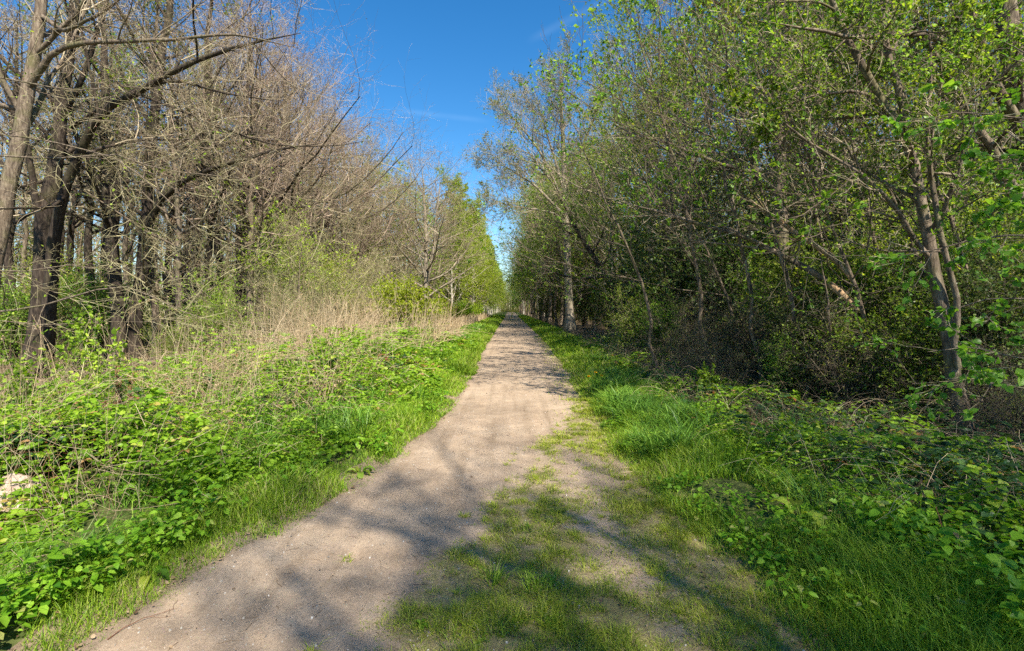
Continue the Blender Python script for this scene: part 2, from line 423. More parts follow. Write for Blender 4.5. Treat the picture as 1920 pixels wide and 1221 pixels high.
def pathmat():
    """trodden earth with fine grit; attribute 'moss' says where the moss and short grass have taken over"""
    m, nt, out = newmat('trodden_path')
    tcn = nt.nodes.new("ShaderNodeTexCoord")
    def noise(s, d=6, r=.6):
        n = nt.nodes.new("ShaderNodeTexNoise"); n.inputs['Scale'].default_value = s; n.inputs['Detail'].default_value = d; n.inputs['Roughness'].default_value = r
        nt.links.new(tcn.outputs['Object'], n.inputs['Vector']); return n.outputs[0]
    big, mid, fine, grit = noise(.7, 4), noise(5, 8, .7), noise(45, 6, .7), noise(230, 3, .6)
    c = ramp(nt, [(.3, (.26, .195, .135)), (.5, (.355, .275, .198)), (.7, (.43, .345, .255))], mid)
    c = mix(nt, .45, c, ramp(nt, [(.36, (.2, .145, .1)), (.5, (.37, .275, .19)), (.66, (.49, .38, .27))], big))
    c = mix(nt, .75, c, ramp(nt, [(.3, (.62, .6, .58)), (.5, (1, 1, 1)), (.72, (1.15, 1.14, 1.12))], fine), 'MULTIPLY')
    c = mix(nt, .8, c, ramp(nt, [(.3, (.6, .58, .56)), (.48, (1, 1, 1)), (.68, (1.18, 1.18, 1.18))], grit), 'MULTIPLY')
    v = nt.nodes.new("ShaderNodeTexVoronoi"); v.inputs['Scale'].default_value = 70
    nt.links.new(tcn.outputs['Object'], v.inputs['Vector'])
    sp = nt.nodes.new("ShaderNodeMapRange"); sp.inputs[1].default_value = .1; sp.inputs[2].default_value = .18; sp.inputs[3].default_value = .55; sp.inputs[4].default_value = 0
    nt.links.new(v.outputs['Distance'], sp.inputs[0])
    c = mix(nt, sp.outputs[0], c, mix(nt, 1.0, (.5, .43, .34), v.outputs['Color'], 'SOFT_LIGHT'))
    mpt = nt.nodes.new("ShaderNodeMapping"); mpt.inputs['Scale'].default_value = (5, .22, 1)
    nt.links.new(tcn.outputs['Object'], mpt.inputs[0])
    nt_ = nt.nodes.new("ShaderNodeTexNoise"); nt_.inputs['Scale'].default_value = 1; nt_.inputs['Detail'].default_value = 6; nt_.inputs['Roughness'].default_value = .6
    nt.links.new(mpt.outputs[0], nt_.inputs['Vector'])
    c = mix(nt, .8, c, ramp(nt, [(.34, (.74, .72, .69)), (.5, (1, 1, 1)), (.66, (1.1, 1.08, 1.05))], nt_.outputs[0]), 'MULTIPLY')
    ms = attr(nt, 'rnd')
    mm = nt.nodes.new("ShaderNodeMath"); mm.operation = 'ADD'; nt.links.new(ms, mm.inputs[0])
    k = nt.nodes.new("ShaderNodeMapRange"); k.inputs[1].default_value = .25; k.inputs[2].default_value = .75; k.inputs[3].default_value = -.55; k.inputs[4].default_value = .55
    nt.links.new(mix(nt, .5, noise(9, 8, .75), noise(60, 4, .7)), k.inputs[0])
    nt.links.new(k.outputs[0], mm.inputs[1])
    r = nt.nodes.new("ShaderNodeMapRange"); r.inputs[1].default_value = .45; r.inputs[2].default_value = .75; r.inputs[3].default_value = 0; r.inputs[4].default_value = .7
    nt.links.new(mm.outputs[0], r.inputs[0])
    mossc = ramp(nt, [(.3, (.08, .06, .025)), (.5, (.16, .15, .035)), (.7, (.25, .27, .045))], fine)
    c = mix(nt, r.outputs[0], c, mossc)
    ed = mix(nt, .5, (.16, .115, .08), c)
    c = mix(nt, attr(nt, 'edge'), c, ed)
    c = mix(nt, 1.0, c, (.93, .92, .90), 'MULTIPLY')
    p = nt.nodes.new("ShaderNodeBsdfPrincipled"); p.inputs['Roughness'].default_value = .93; p.inputs['Specular IOR Level'].default_value = .15
    nt.links.new(c, p.inputs['Base Color'])
    b = nt.nodes.new("ShaderNodeBump"); b.inputs['Strength'].default_value = .8; b.inputs['Distance'].default_value = .012
    hh = mix(nt, .5, fine, grit); hh = mix(nt, .35, hh, mid)
    nt.links.new(hh, b.inputs['Height']); nt.links.new(b.outputs[0], p.inputs['Normal'])
    nt.links.new(p.outputs[0], out.inputs['Surface'])
    return m
M['path'] = pathmat()

# ------------------------------------------------------------------ ground and path
def sheet(xs, ys, zf):
    X, Y = np.meshgrid(xs, ys)
    V = np.stack([X, Y, zf(X, Y)], -1).reshape(-1, 3)
    nx, ny = len(xs), len(ys)
    i = (np.arange(ny - 1)[:, None] * nx + np.arange(nx - 1)[None]).ravel()
    return V, np.stack([i, i + 1, i + nx + 1, i + nx], -1), X, Y

def axis(pieces):
    return np.unique(np.concatenate([np.arange(a, b, s) for a, b, s in pieces] + [[pieces[-1][1]]]))
xs = axis([(-900, -100, 50), (-100, -30, 5), (-30, -8, 1), (-8, -3, .3), (-3, 3, .12), (3, 10, .3), (10, 30, 1), (30, 100, 5), (100, 900, 50)])
ys = axis([(-200, -30, 10), (-30, -2, 2), (-2, 2, .5), (2, 14, .15), (14, 40, .6), (40, 120, 3), (120, 1400, 40)])
V, Fq, X, Y = sheet(xs, ys, lambda a, b: TZ(a, b) - .03 * sst(.3, 0, np.maximum(np.interp(b, _Y, _PL) - a, a - np.interp(b, _Y, _P2))))
sl = (np.interp(Y, _Y, _PL) - X).ravel(); sr = (X - np.interp(Y, _Y, _P2)).ravel()
gm = np.where(sl > 0, .7 - .6 * sst(3, 7, sl), .7 - .65 * sst(1.2, 3, sr))
g = G(); g.add(V, Fq, gm)
tag(g.build('ground', [M['soil']]), kind='structure')

ys = axis([(-12, 1.5, .4), (1.5, 12, .045), (12, 30, .15), (30, 90, .8), (90, 268, 4)])
us = np.linspace(0, 1, 90)
Yg, U = np.meshgrid(ys, us, indexing='ij')
L_ = PL(Yg) - .25; R_ = P2(Yg) + .3
Xg = L_ + (R_ - L_) * U
V = np.stack([Xg, Yg, TZ(Xg, Yg) + .004], -1)
V[:, 0, 2] -= .06; V[:, -1, 2] -= .06
nx = len(us); ny = len(ys)
i = (np.arange(ny - 1)[:, None] * nx + np.arange(nx - 1)[None]).ravel()
Fq = np.stack([i, i + 1, i + nx + 1, i + nx], -1)
pr = PR(Yg) + .12 * noise2(Xg, Yg, .5, 11)
def mossf(x, y):
    pr_ = PR(y)
    d = (x - pr_)
    m_ = .72 * sst(-.1, .35, d + .3 * noise2(x, y, .45, 12)) + .38 * noise2(x, y, .8, 13) * sst(-.3, .3, d) + .2 * noise2(x, y, .25, 14) * sst(-.2, .3, d)
    # worn wheel line inside the mossy part, as in the photograph's foreground
    wl_ = np.interp(y, [0, 3, 5, 7], [.95, .75, .62, .75])
    m_ = m_ - .4 * sst(3.1, 2.3, y) * sst(.3, -.5, x) * (1 - .5 * noise2(x, y, .3, 18))
    m_ = m_ - .35 * np.exp(-((x - wl_) / .22) ** 2) * sst(7.5, 5.5, y)
    return np.clip(m_, 0, 1)
moss = mossf(Xg, Yg)
edge = np.clip(sst(.16, -.04, Xg - PL(Yg)) + .5 * sst(-.05, .1, Xg - P2(Yg)), 0, 1)
g = G(); g.add(V, Fq, moss.ravel())
po = g.build('path', [M['path']])
ea = po.data.attributes.new('edge', 'FLOAT', 'POINT'); ea.data.foreach_set('value', edge.ravel().astype(np.float32))
tag(po, kind='structure')

# ------------------------------------------------------------------ trees
def tree_mesh(stems, spec, name):
    """stems: list of (polyline K x 3, radii K). returns (trunk mesh, crown mesh)"""
    gt, gc = G(), G()
    K = 16
    P = np.stack([resample(p, K) for p, r in stems])
    R = np.stack([np.interp(np.linspace(0, 1, K), np.linspace(0, 1, len(r)), r) for p, r in stems])
    R[:, -1] = np.minimum(R[:, -1], .006); R[:, -2] *= .72
    amp = spec.get('kink', .012)
    H = np.linalg.norm(P[:, -1] - P[:, 0], axis=1)
    P[:, 1:, :2] += (rng.normal(size=(len(P), K - 1, 2)) * (H[:, None, None] * amp / 3))
    # a flared foot
    for s in range(len(P)):
        if spec.get('flare', True) and P[s, 0, 2] < P[:, 0, 2].min() + .3: R[s, 0] *= 1.45
    tubes(gt, P, R, 12 if spec.get('near') else 8, 0, rough=.03)
    lv = [(P, R)]
    out = []
    for n, L in enumerate(spec['levels']):
        src = lv[-1]
        c = grow(src[0], src[1], **L)
        lv.append(c)
        if n == 0:
            tubes(gt, c[0], c[1], 6, 0)
        else:
            S = 4 if n == 1 else 3
            tubes(gc, c[0], c[1], S, 0)
        if L.get('m', 0) and spec.get('extra') and n == 0:
            e = grow(src[0], src[1], **spec['extra'])
            tubes(gc, e[0], e[1], 3, 0)
            out.append(e)
    tw = [lv[-1]] + ([lv[-2]] if spec.get('leaf2') else []) + (out if spec.get('leafx') else [])
    for (Pt, Rt), k in zip(tw, [spec['leaves'], spec.get('leaf2', 0) or spec['leaves'], spec['leaves']]):
        if not k: continue
        N, Kt = Pt.shape[:2]
        keep = np.ones(N, bool)
        if spec.get('patch'):      # leaves break in patches
            c_ = Pt[:, -1]
            keep = (noise2(c_[:, 0], c_[:, 2], spec.get('psize', 1.6), 21) + .7 * noise2(c_[:, 1], c_[:, 2], 1.1, 22)) > spec['patch']
        Pt = Pt[keep]; N = len(Pt)
        n = int(N * k)
        if n == 0: continue
        ii = rng.integers(0, N, n); t = rng.random(n) ** .6 * (Kt - 1.001); i0 = t.astype(int); fr = (t - i0)[:, None]
        pos = Pt[ii, i0] * (1 - fr) + Pt[ii, i0 + 1] * fr
        d = nrm(nrm(Pt[ii, i0 + 1] - Pt[ii, i0]) + rng.normal(size=(n, 3)) * .7 + np.array([0, 0, spec.get('droop', -.1)]))
        s = spec['lsize'] * np.exp(.25 * rng.normal(size=n))
        if spec.get('near'): place(gc, LEAF_V, LEAF_F, pos, d, rdir(n, 1.2), s, m=1, wid=spec.get('lwid', 1.2))
        else: place(gc, QUAD_V, QUAD_F, pos, d, rdir(n, .8), s, m=1, wid=spec.get('lwid', 1.2))
    mats = spec['mats']
    return gt.mesh(name + '_trunk', [M[mats[0]]]), gc.mesh(name + '_crown', [M[mats[1]], M[mats[2]]])

def mk_stem(h, r, lean=0, kink=.03, base=0.0, top=.12):
    n = 9
    p = np.zeros((n, 3)); p[:, 2] = np.linspace(-.15, h, n)
    p[1:, :2] += np.cumsum(rng.normal(size=(n - 1, 2)) * kink * h / n * 1.6, 0)
    p[:, 0] += lean * np.linspace(0, 1, n) ** 1.5
    return p, np.linspace(1, top, n) ** .9 * r

def lvl(**k): return k

TPL = {}
def template(key, stems, spec):
    reseed(abs(hash_(key)))
    st = stems() if callable(stems) else stems
    TPL[key] = tree_mesh(st, spec, key)
def hash_(s):
    h = 5
    for ch in s: h = (h * 131 + ord(ch)) % 1000003
    return h

def bare_spec(tall=14, mats=('bark', 'twig_bare', 'bud'), leaves=.9, lsize=.03, t0=.28, ang=52, m1=24, m2=8, m3=7, m4=3, **k):
    s = dict(levels=[lvl(m=m1, t0=t0, t1=.98, ang=ang, angs=10, lr=.42, K=9, wig=.11, up=.075, rr=.5, apex=.62, rmin=.008),
                     lvl(m=m2, t0=.2, t1=1, ang=42, angs=12, lr=.42, K=6, wig=.14, up=.05, rr=.55, apex=.4, rmin=.005),
                     lvl(m=m3, t0=.15, t1=1, ang=38, angs=14, lr=.5, K=5, wig=.16, up=.04, rr=.6, apex=.3, rmin=.0035),
                     lvl(m=m4, t0=.15, t1=1, ang=36, angs=14, lr=.55, K=4, wig=.16, up=.03, rr=.7, apex=.2, rmin=.0028)],
             leaves=leaves, lsize=lsize, mats=mats)
    s.update(k); return s

for v in range(3):
    template('bare_tree_%d' % v, lambda: [mk_stem(13.5, .17)], bare_spec(mats=('bark', 'twig_purple' if v < 2 else 'twig_bare', 'bud'), leaves=1.1))
for v in range(2):
    template('bare_olive_%d' % v, lambda: [mk_stem(11, .13)], bare_spec(mats=('bark', 'twig_olive', 'leaf_fresh'), t0=.12, ang=62, leaves=.5, lsize=.04, patch=.15))
for v in range(3):
    template('budding_%d' % v, lambda: [mk_stem(14, .15)], bare_spec(mats=('bark', 'twig_bare', 'leaf_dull' if v == 0 else 'leaf_green'), leaves=7, lsize=.08, t0=.14, m3=6, m4=3, patch=-.7))
for v in range(2):
    template('high_crown_%d' % v, lambda: [mk_stem(17, .2)], bare_spec(mats=('bark', 'twig_bare', 'leaf_dull'), leaves=1.6, lsize=.07, t0=.48, m1=20, patch=-.5))
for v in range(3):
    template('slender_%d' % v, lambda: [mk_stem(15, .13, kink=.03, lean=(-.6, .5, -1.6)[v])], bare_spec(mats=('bark_pale' if v == 1 else 'bark', 'twig_olive' if v else 'twig_dark', 'leaf_fresh' if v else 'leaf_green'), leaves=7, lsize=.075, t0=.24, ang=48, m1=19, m2=7, m3=6, m4=3, patch=-.2))
for v in range(2):
    template('dark_tree_%d' % v, lambda: [mk_stem(14, .2, kink=.035)], bare_spec(mats=('bark_dark', 'twig_bare', 'bud'), leaves=.8, lsize=.035, t0=.38, m1=20, m2=8, m3=6, m4=3))
for v in range(2):
    template('fresh_%d' % v, lambda: [mk_stem(13, .13)], bare_spec(mats=('bark', 'twig_bare', 'leaf_fresh'), leaves=6.5, lsize=.08, t0=.14, m3=6, m4=3, patch=-.5))
for v in range(2):
    template('birch_%d' % v, lambda: [mk_stem(17, .14, kink=.015)],
             dict(levels=[lvl(m=42, t0=.1, t1=.99, ang=42, angs=9, lr=.22, K=8, wig=.08, up=.05, rr=.4, apex=.7, rmin=.007),
                          lvl(m=9, t0=.2, t1=1, ang=45, angs=12, lr=.5, K=6, wig=.1, up=-.1, rr=.5, apex=.4, rmin=.004),
                          lvl(m=8, t0=.1, t1=1, ang=40, angs=14, lr=.6, K=5, wig=.12, up=-.14, rr=.5, apex=.2, rmin=.003)],
                  leaves=16, leaf2=12, lsize=.095, lwid=1.1, droop=-.4, mats=('bark_birch', 'twig_bare', 'leaf_birch')))
for v in range(2):
    template('pole_%d' % v, lambda: [mk_stem(13, .12, kink=.02)],
             dict(levels=[lvl(m=18, t0=.35, t1=.98, ang=50, angs=12, lr=.22, K=7, wig=.12, up=.05, rr=.4, apex=.5, rmin=.007),
                          lvl(m=7, t0=.2, t1=1, ang=40, angs=12, lr=.5, K=5, wig=.15, up=.03, rr=.6, apex=.3, rmin=.005),
                          lvl(m=6, t0=.1, t1=1, ang=40, angs=12, lr=.55, K=4, wig=.15, up=.03, rr=.6, apex=.3, rmin=.004)],
                  leaves=2.5, lsize=.09, mats=('bark', 'twig_bare', 'leaf_dull')))
def shrub_stems(n, h, spread, r):
    out = []
    for k in range(n):
        a = rng.random() * 6.28; hh = h * (.6 + .4 * rng.random()); s = spread * (.3 + .7 * rng.random())
        p = np.array([[0.1 * math.cos(a), .1 * math.sin(a), -.1], [.35 * s * math.cos(a), .35 * s * math.sin(a), hh * .5], [s * math.cos(a), s * math.sin(a), hh]])
        out.append((p, [r, r * .6, r * .2]))
    return out
def shrub_spec(mats, leaves, lsize, m1=12, m2=7, m3=5, **k):
    s = dict(levels=[lvl(m=m1, t0=.15, t1=1, ang=50, angs=15, lr=.4, K=7, wig=.16, up=.05, rr=.55, apex=.3, rmin=.005),
                     lvl(m=m2, t0=.15, t1=1, ang=45, angs=15, lr=.5, K=5, wig=.18, up=.03, rr=.6, apex=.3, rmin=.0035),
                     lvl(m=m3, t0=.1, t1=1, ang=42, angs=15, lr=.55, K=4, wig=.18, up=.02, rr=.65, apex=.2, rmin=.0025)],
             leaves=leaves, lsize=lsize, mats=mats, flare=False)
    s.update(k); return s
for v in range(2):
    template('sapling_%d' % v, lambda: [mk_stem(7.5, .05, lean=2.6 - v, kink=.04)], bare_spec(mats=('bark', 'twig_dark', 'leaf_green'), leaves=6, lsize=.055, t0=.3, m1=12, m2=6, m3=4, m4=2, patch=-.3))
template('shrub_green_0', lambda: shrub_stems(9, 3.4, 1.5, .03), shrub_spec(('bark', 'twig_dark', 'leaf_green'), 5, .065, m3=4))
template('shrub_green_1', lambda: shrub_stems(8, 4.2, 1.6, .035), shrub_spec(('bark', 'twig_olive', 'leaf_fresh'), 5, .055, patch=-.3))
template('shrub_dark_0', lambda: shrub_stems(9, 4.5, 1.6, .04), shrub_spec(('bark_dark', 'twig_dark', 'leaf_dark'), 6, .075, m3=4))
template('shrub_bare_0', lambda: shrub_stems(9, 4.0, 2.0, .035), shrub_spec(('bark', 'twig_olive', 'leaf_fresh'), .5, .045, m1=14, m2=8, m3=6, patch=.1))
template('shrub_bare_1', lambda: shrub_stems(8, 3.2, 2.0, .03), shrub_spec(('bark_dark', 'twig_dark', 'leaf_dull'), .6, .045, m1=14, m2=8, m3=6))
template('shrub_yellow', lambda: shrub_stems(16, 2.0, .9, .018), shrub_spec(('bark', 'twig_olive', 'leaf_birch'), 16, .05, m1=8, m2=5, m3=3))

def put(key, name, x, y, sc=1.0, label=None, cat='tree', group=None, rz=None, z=None):
    """a copy of a template: an Empty at the foot with its own trunk and crown objects"""
    tm, cm = TPL[key]
    e = empty(name, (x, y, float(TZ(x, y)) - .05 if z is None else z), rng.random() * 6.28 if rz is None else rz, sc)
    for nm, me in ((('stem', tm), ('foliage', cm)) if name == 'shrub' else (('trunk', tm), ('crown', cm))):
        o = bpy.data.objects.new(nm, me); COL.objects.link(o); o.parent = e
    tag(e, label, cat, group)
    return e

def hero(name, label, stems, spec, cat='tree', group=None, seed=1, ground=True):
    """a tree whose stems follow given lines: stems = [(pixel list, Y0, Y1, [radii])]"""
    reseed(seed)
    L = []
    for pts, y0, y1, rad in stems:
        P = np.array([at(px, py, y0 + (y1 - y0) * k / (len(pts) - 1)) for k, (px, py) in enumerate(pts)])
        L.append([P, rad])
    b = L[0][0][0].copy()
    if ground:
        b[2] = float(TZ(b[0], b[1])); L[0][0][0, 2] = b[2] - .15
    L = [(P - b, r) for P, r in L]
    tm, cm = tree_mesh(L, spec, name)
    e = empty(name, tuple(b))
    for nm, me in ((('trunk', tm), ('crown', cm)) if cat == 'tree' else (('bark', tm), ('twigs', cm))):
        o = bpy.data.objects.new(nm, me); COL.objects.link(o); o.parent = e
    return tag(e, label, cat, group)

def hspec(mats, leaves, lsize, m1=12, t0=.25, ang=55, lr=.3, up=.03, **k):
    s = dict(levels=[lvl(m=m1, t0=t0, t1=1, ang=ang, angs=14, lr=lr, K=10, wig=.1, up=up, rr=.45, apex=.4, rmin=.008),
                     lvl(m=8, t0=.15, t1=1, ang=42, angs=14, lr=.42, K=7, wig=.14, up=.03, rr=.5, apex=.4, rmin=.005),
                     lvl(m=6, t0=.1, t1=1, ang=40, angs=14, lr=.48, K=5, wig=.15, up=.02, rr=.55, apex=.3, rmin=.003),
                     lvl(m=3, t0=.1, t1=1, ang=38, angs=14, lr=.55, K=4, wig=.15, up=.02, rr=.7, apex=.2, rmin=.0026)],
             leaves=leaves, lsize=lsize, mats=mats, near=True, kink=.006)
    s.update(k); return s

# ---- left hero trees
hero('leaning_tree', 'thick leaning grey trunk rising out of the top left corner of the wood',
     [([(-50, 700), (-12, 490), (18, 350), (45, 200), (68, 90), (80, -30), (90, -220), (100, -420)], 12, 12.5, [0.2137, 0.1886, 0.1698, 0.1508, 0.1257, 0.1006, 0.0754, 0.0378]),
      ([(52, 165), (100, 95), (150, 80), (230, 78), (330, 75), (430, 62), (560, 90)], 12.2, 11, [0.0817, 0.0629, 0.0503, 0.0409, 0.0314, 0.022, 0.0094]),
      ([(40, 215), (15, 170), (-20, 100), (-60, 0)], 12.2, 11.5, [0.0629, 0.0503, 0.0314, 0.0188]),
      ([(78, 30), (120, 60), (190, 25), (260, -30)], 12.3, 11, [0.0566, 0.044, 0.0314, 0.0126])],
     hspec(('bark', 'twig_bare', 'bud'), .8, .028, m1=9, t0=.35), seed=11)
hero('forked_tree', 'dark double trunk forking low, a long limb arching over to the right',
     [([(58, 712), (72, 580), (80, 480), (86, 395), (104, 300), (118, 200), (130, 80), (140, -40), (150, -220), (160, -400)], 15, 15.5, [0.2817, 0.2415, 0.2214, 0.2012, 0.161, 0.1342, 0.114, 0.0939, 0.0671, 0.0335]),
      ([(84, 690), (96, 560), (100, 450), (112, 375), (140, 310), (165, 240), (200, 205), (250, 178), (330, 130), (430, 88), (560, 60)], 15.2, 12.5, [0.2012, 0.1811, 0.1677, 0.1476, 0.1207, 0.1073, 0.0939, 0.0805, 0.0604, 0.0402, 0.0134]),
      ([(80, 430), (62, 350), (56, 285), (25, 215), (0, 130), (-20, 40)], 15, 14, [0.114, 0.0872, 0.0738, 0.0604, 0.047, 0.0268]),
      ([(118, 215), (150, 160), (185, 60), (215, -60), (230, -200)], 15.2, 14, [0.0872, 0.0738, 0.0604, 0.0402, 0.0201]),
      ([(135, 235), (190, 205), (260, 165), (330, 150), (420, 175), (520, 190)], 15.2, 12.5, [0.0671, 0.0537, 0.047, 0.0335, 0.0235, 0.0101])],
     hspec(('bark_dark', 'twig_bare', 'bud'), .8, .028, m1=8, t0=.35), seed=12)
hero('crooked_tree', 'crooked grey trunk right of the dark double trunk, bending left halfway up',
     [([(222, 695), (222, 600), (209, 500), (208, 420), (219, 340), (208, 290), (195, 180), (190, 60), (180, -90)], 17, 17, [.25, .21, .2, .19, .16, .13, .1, .07, .03]),
      ([(210, 430), (195, 350), (165, 310), (140, 250), (120, 150)], 17, 16, [.12, .1, .08, .06, .03])],
     hspec(('bark_dark', 'twig_olive', 'leaf_fresh'), .7, .035, m1=10, t0=.3), seed=13)
hero('black_trunk_tree', 'blackish trunk with a side limb rising to the right, behind the leafy shoots',
     [([(250, 695), (260, 590), (268, 480), (278, 390), (273, 300), (292, 200), (312, 60), (325, -80), (335, -220)], 17.5, 17, [.24, .2, .19, .18, .15, .13, .1, .07, .03]),
      ([(272, 440), (300, 375), (350, 335), (430, 305), (520, 280), (600, 270)], 17.3, 15, [.12, .1, .08, .06, .04, .015]),
      ([(300, 650), (312, 600), (330, 560), (345, 500), (352, 400)], 17.3, 17, [.1, .1, .08, .06, .03])],
     hspec(('bark_dark', 'twig_bare', 'bud'), .8, .03, m1=9, t0=.3), seed=14)
hero('straight_dark_tree', 'straight dark trunk behind the arching limb, its twigs tipped with brown buds',
     [([(352, 660), (365, 500), (372, 400), (380, 250), (390, 100), (398, -40), (405, -150)], 20, 20, [.2, .18, .17, .14, .1, .06, .02])],
     hspec(('bark_dark', 'twig_purple', 'bud'), 1, .03, m1=15, t0=.3, lr=.28), seed=15)
hero('slim_tree', 'slim dark trunk standing where the left wood meets the sunlit thicket',
     [([(438, 660), (448, 520), (452, 400), (460, 250), (468, 120), (470, 0)], 22, 22, [.18, .16, .14, .11, .07, .02])],
     hspec(('bark_dark', 'twig_purple', 'bud'), 1, .03, m1=16, t0=.28, lr=.28), seed=16)
hero('young_bare_tree', 'slender bare tree with a pale straight trunk behind the yellow-green bush',
     [([(803, 612), (800, 560), (799, 520), (800, 470), (797, 420), (795, 370), (793, 310)], 36, 36, [.2, .18, .17, .13, .1, .07, .02]),
      ([(800, 530), (812, 480), (815, 430), (822, 380), (826, 330)], 36, 35.5, [.11, .09, .07, .05, .02])],
     hspec(('bark_pale', 'twig_bare', 'bud'), 1, .04, m1=26, t0=.2, lr=.42, ang=50), seed=17)
# low branches reaching in from a tree outside the picture on the left
hero('overhanging_tree', 'tree outside the frame whose long pale low branches reach across the left wood',
     [([(-330, 760), (-330, 400), (-320, 150), (-300, -100), (-290, -400)], 9, 9, [0.13, 0.1105, 0.091, 0.065, 0.026]),
      ([(-330, 500), (-180, 600), (-40, 588), (60, 578), (130, 560), (190, 540), (262, 537), (310, 575), (380, 598), (450, 612)], 9, 8.2, [0.039, 0.0292, 0.0228, 0.0195, 0.0169, 0.0149, 0.013, 0.0104, 0.0065, 0.0033]),
      ([(-330, 480), (-200, 520), (-60, 505), (60, 510), (120, 495), (190, 505), (300, 500)], 9, 9, [0.0325, 0.0228, 0.0163, 0.013, 0.0097, 0.0065, 0.0033]),
      ([(-320, 200), (-150, 280), (0, 292), (100, 298), (165, 293), (210, 285), (300, 320), (420, 330), (520, 345)], 9, 8, [0.0325, 0.026, 0.0195, 0.0156, 0.0143, 0.0117, 0.0091, 0.0059, 0.0026]),
      ([(-320, 200), (-150, 260), (0, 250), (120, 270), (230, 300), (310, 370), (390, 450), (440, 470)], 9, 7.6, [0.0325, 0.0228, 0.0163, 0.013, 0.0111, 0.0091, 0.0059, 0.0026]),
      ([(-320, 100), (-120, 120), (20, 150), (140, 170), (260, 160), (380, 190)], 9, 8, [0.0292, 0.0195, 0.0143, 0.0111, 0.0078, 0.0033]),
      ([(-330, 560), (-150, 620), (0, 600), (80, 610), (200, 603), (300, 604)], 9, 8, [0.0195, 0.013, 0.0104, 0.0084, 0.0065, 0.0033])],
     dict(levels=[lvl(m=8, t0=.4, t1=1, ang=38, angs=14, lr=.2, K=9, wig=.12, up=.0, rr=.5, apex=.3, rmin=.004, flat=.5),
                  lvl(m=6, t0=.15, t1=1, ang=40, angs=14, lr=.42, K=6, wig=.14, up=.01, rr=.55, apex=.4, rmin=.003),
                  lvl(m=4, t0=.1, t1=1, ang=38, angs=14, lr=.5, K=4, wig=.14, up=.0, rr=.6, apex=.3, rmin=.002)],
          leaves=.35, lsize=.04, mats=('bark', 'twig_olive', 'leaf_fresh'), near=True, kink=.004, flare=False), seed=18)

# ---- right hero trees
hero('leaning_forked_tree', 'grey trunk leaning left on the right of the path, forking twice, moss at its foot',
     [([(1822, 845), (1806, 770), (1792, 700), (1770, 595), (1751, 500), (1736, 420), (1718, 330), (1696, 248), (1640, 165), (1597, 90), (1560, 0), (1530, -110)], 6.4, 6.6, [0.106, 0.087, 0.0795, 0.0757, 0.0719, 0.0643, 0.0605, 0.0568, 0.0454, 0.0378, 0.0341, 0.0151]),
      ([(1706, 290), (1690, 190), (1665, 100), (1650, 0), (1640, -140)], 6.5, 6.8, [0.0454, 0.0416, 0.0378, 0.0303, 0.0151]),
      ([(1797, 690), (1785, 620), (1802, 590), (1795, 560), (1778, 500), (1760, 430), (1748, 350), (1738, 250), (1745, 130), (1740, 0)], 6.35, 6.2, [0.0378, 0.0363, 0.0341, 0.0318, 0.0303, 0.0273, 0.0242, 0.0197, 0.0136, 0.0076]),
      ([(1700, 260), (1640, 180), (1600, 170), (1520, 180), (1440, 210), (1380, 215)], 6.5, 6.3, [0.0265, 0.0227, 0.0189, 0.0151, 0.0106, 0.0046])],
     hspec(('bark', 'twig_bare', 'leaf_green'), 2.2, .04, m1=11, t0=.3, lr=.28), seed=21)
hero('rough_bark_tree', 'tall rough-barked trunk in the right wood, left of the smoother grey trunk behind it',
     [([(1485, 700), (1474, 610), (1467, 500), (1462, 350), (1458, 200), (1450, 100), (1440, 0), (1430, -120), (1425, -250)], 12.5, 12.5, [.22, .17, .16, .15, .135, .12, .1, .07, .03]),
      ([(1462, 190), (1490, 110), (1530, 50), (1580, -30), (1620, -120)], 12.5, 12, [.08, .07, .055, .04, .02]),
      ([(1452, 120), (1420, 60), (1370, 20), (1300, -20)], 12.5, 11.5, [.07, .05, .035, .015])],
     hspec(('bark', 'twig_dark', 'leaf_fresh'), 2.0, .05, m1=14, t0=.3), seed=22)
hero('smooth_trunk_tree', 'smooth pale grey trunk in the right wood, between the rough trunk and the leaning one',
     [([(1550, 690), (1540, 600), (1535, 450), (1530, 300), (1532, 150), (1540, 0), (1548, -130), (1550, -240)], 14, 14, [.2, .17, .16, .15, .13, .1, .06, .02])],
     hspec(('bark_pale', 'twig_bare', 'leaf_fresh'), 1.8, .05, m1=34, t0=.3, lr=.3), seed=23)
hero('corner_tree', 'mottled trunk entering the top right corner, throwing a heavy limb over to the left',
     [([(2040, 900), (2000, 620), (1960, 400), (1925, 250), (1905, 150), (1893, 50), (1885, -60), (1880, -260)], 6.9, 7, [.2, .17, .16, .145, .13, .12, .1, .05]),
      ([(1925, 245), (1895, 215), (1850, 140), (1795, 90), (1735, 62), (1660, 66), (1600, 72), (1520, 55), (1420, 40)], 6.9, 6.2, [.07, .065, .05, .042, .036, .03, .024, .016, .006]),
      ([(1925, 260), (1885, 190), (1855, 130), (1835, 60), (1800, -30)], 6.9, 6.6, [.06, .05, .04, .03, .015])],
     hspec(('bark', 'twig_dark', 'leaf_green'), 2.2, .04, m1=12, t0=.3), seed=24)
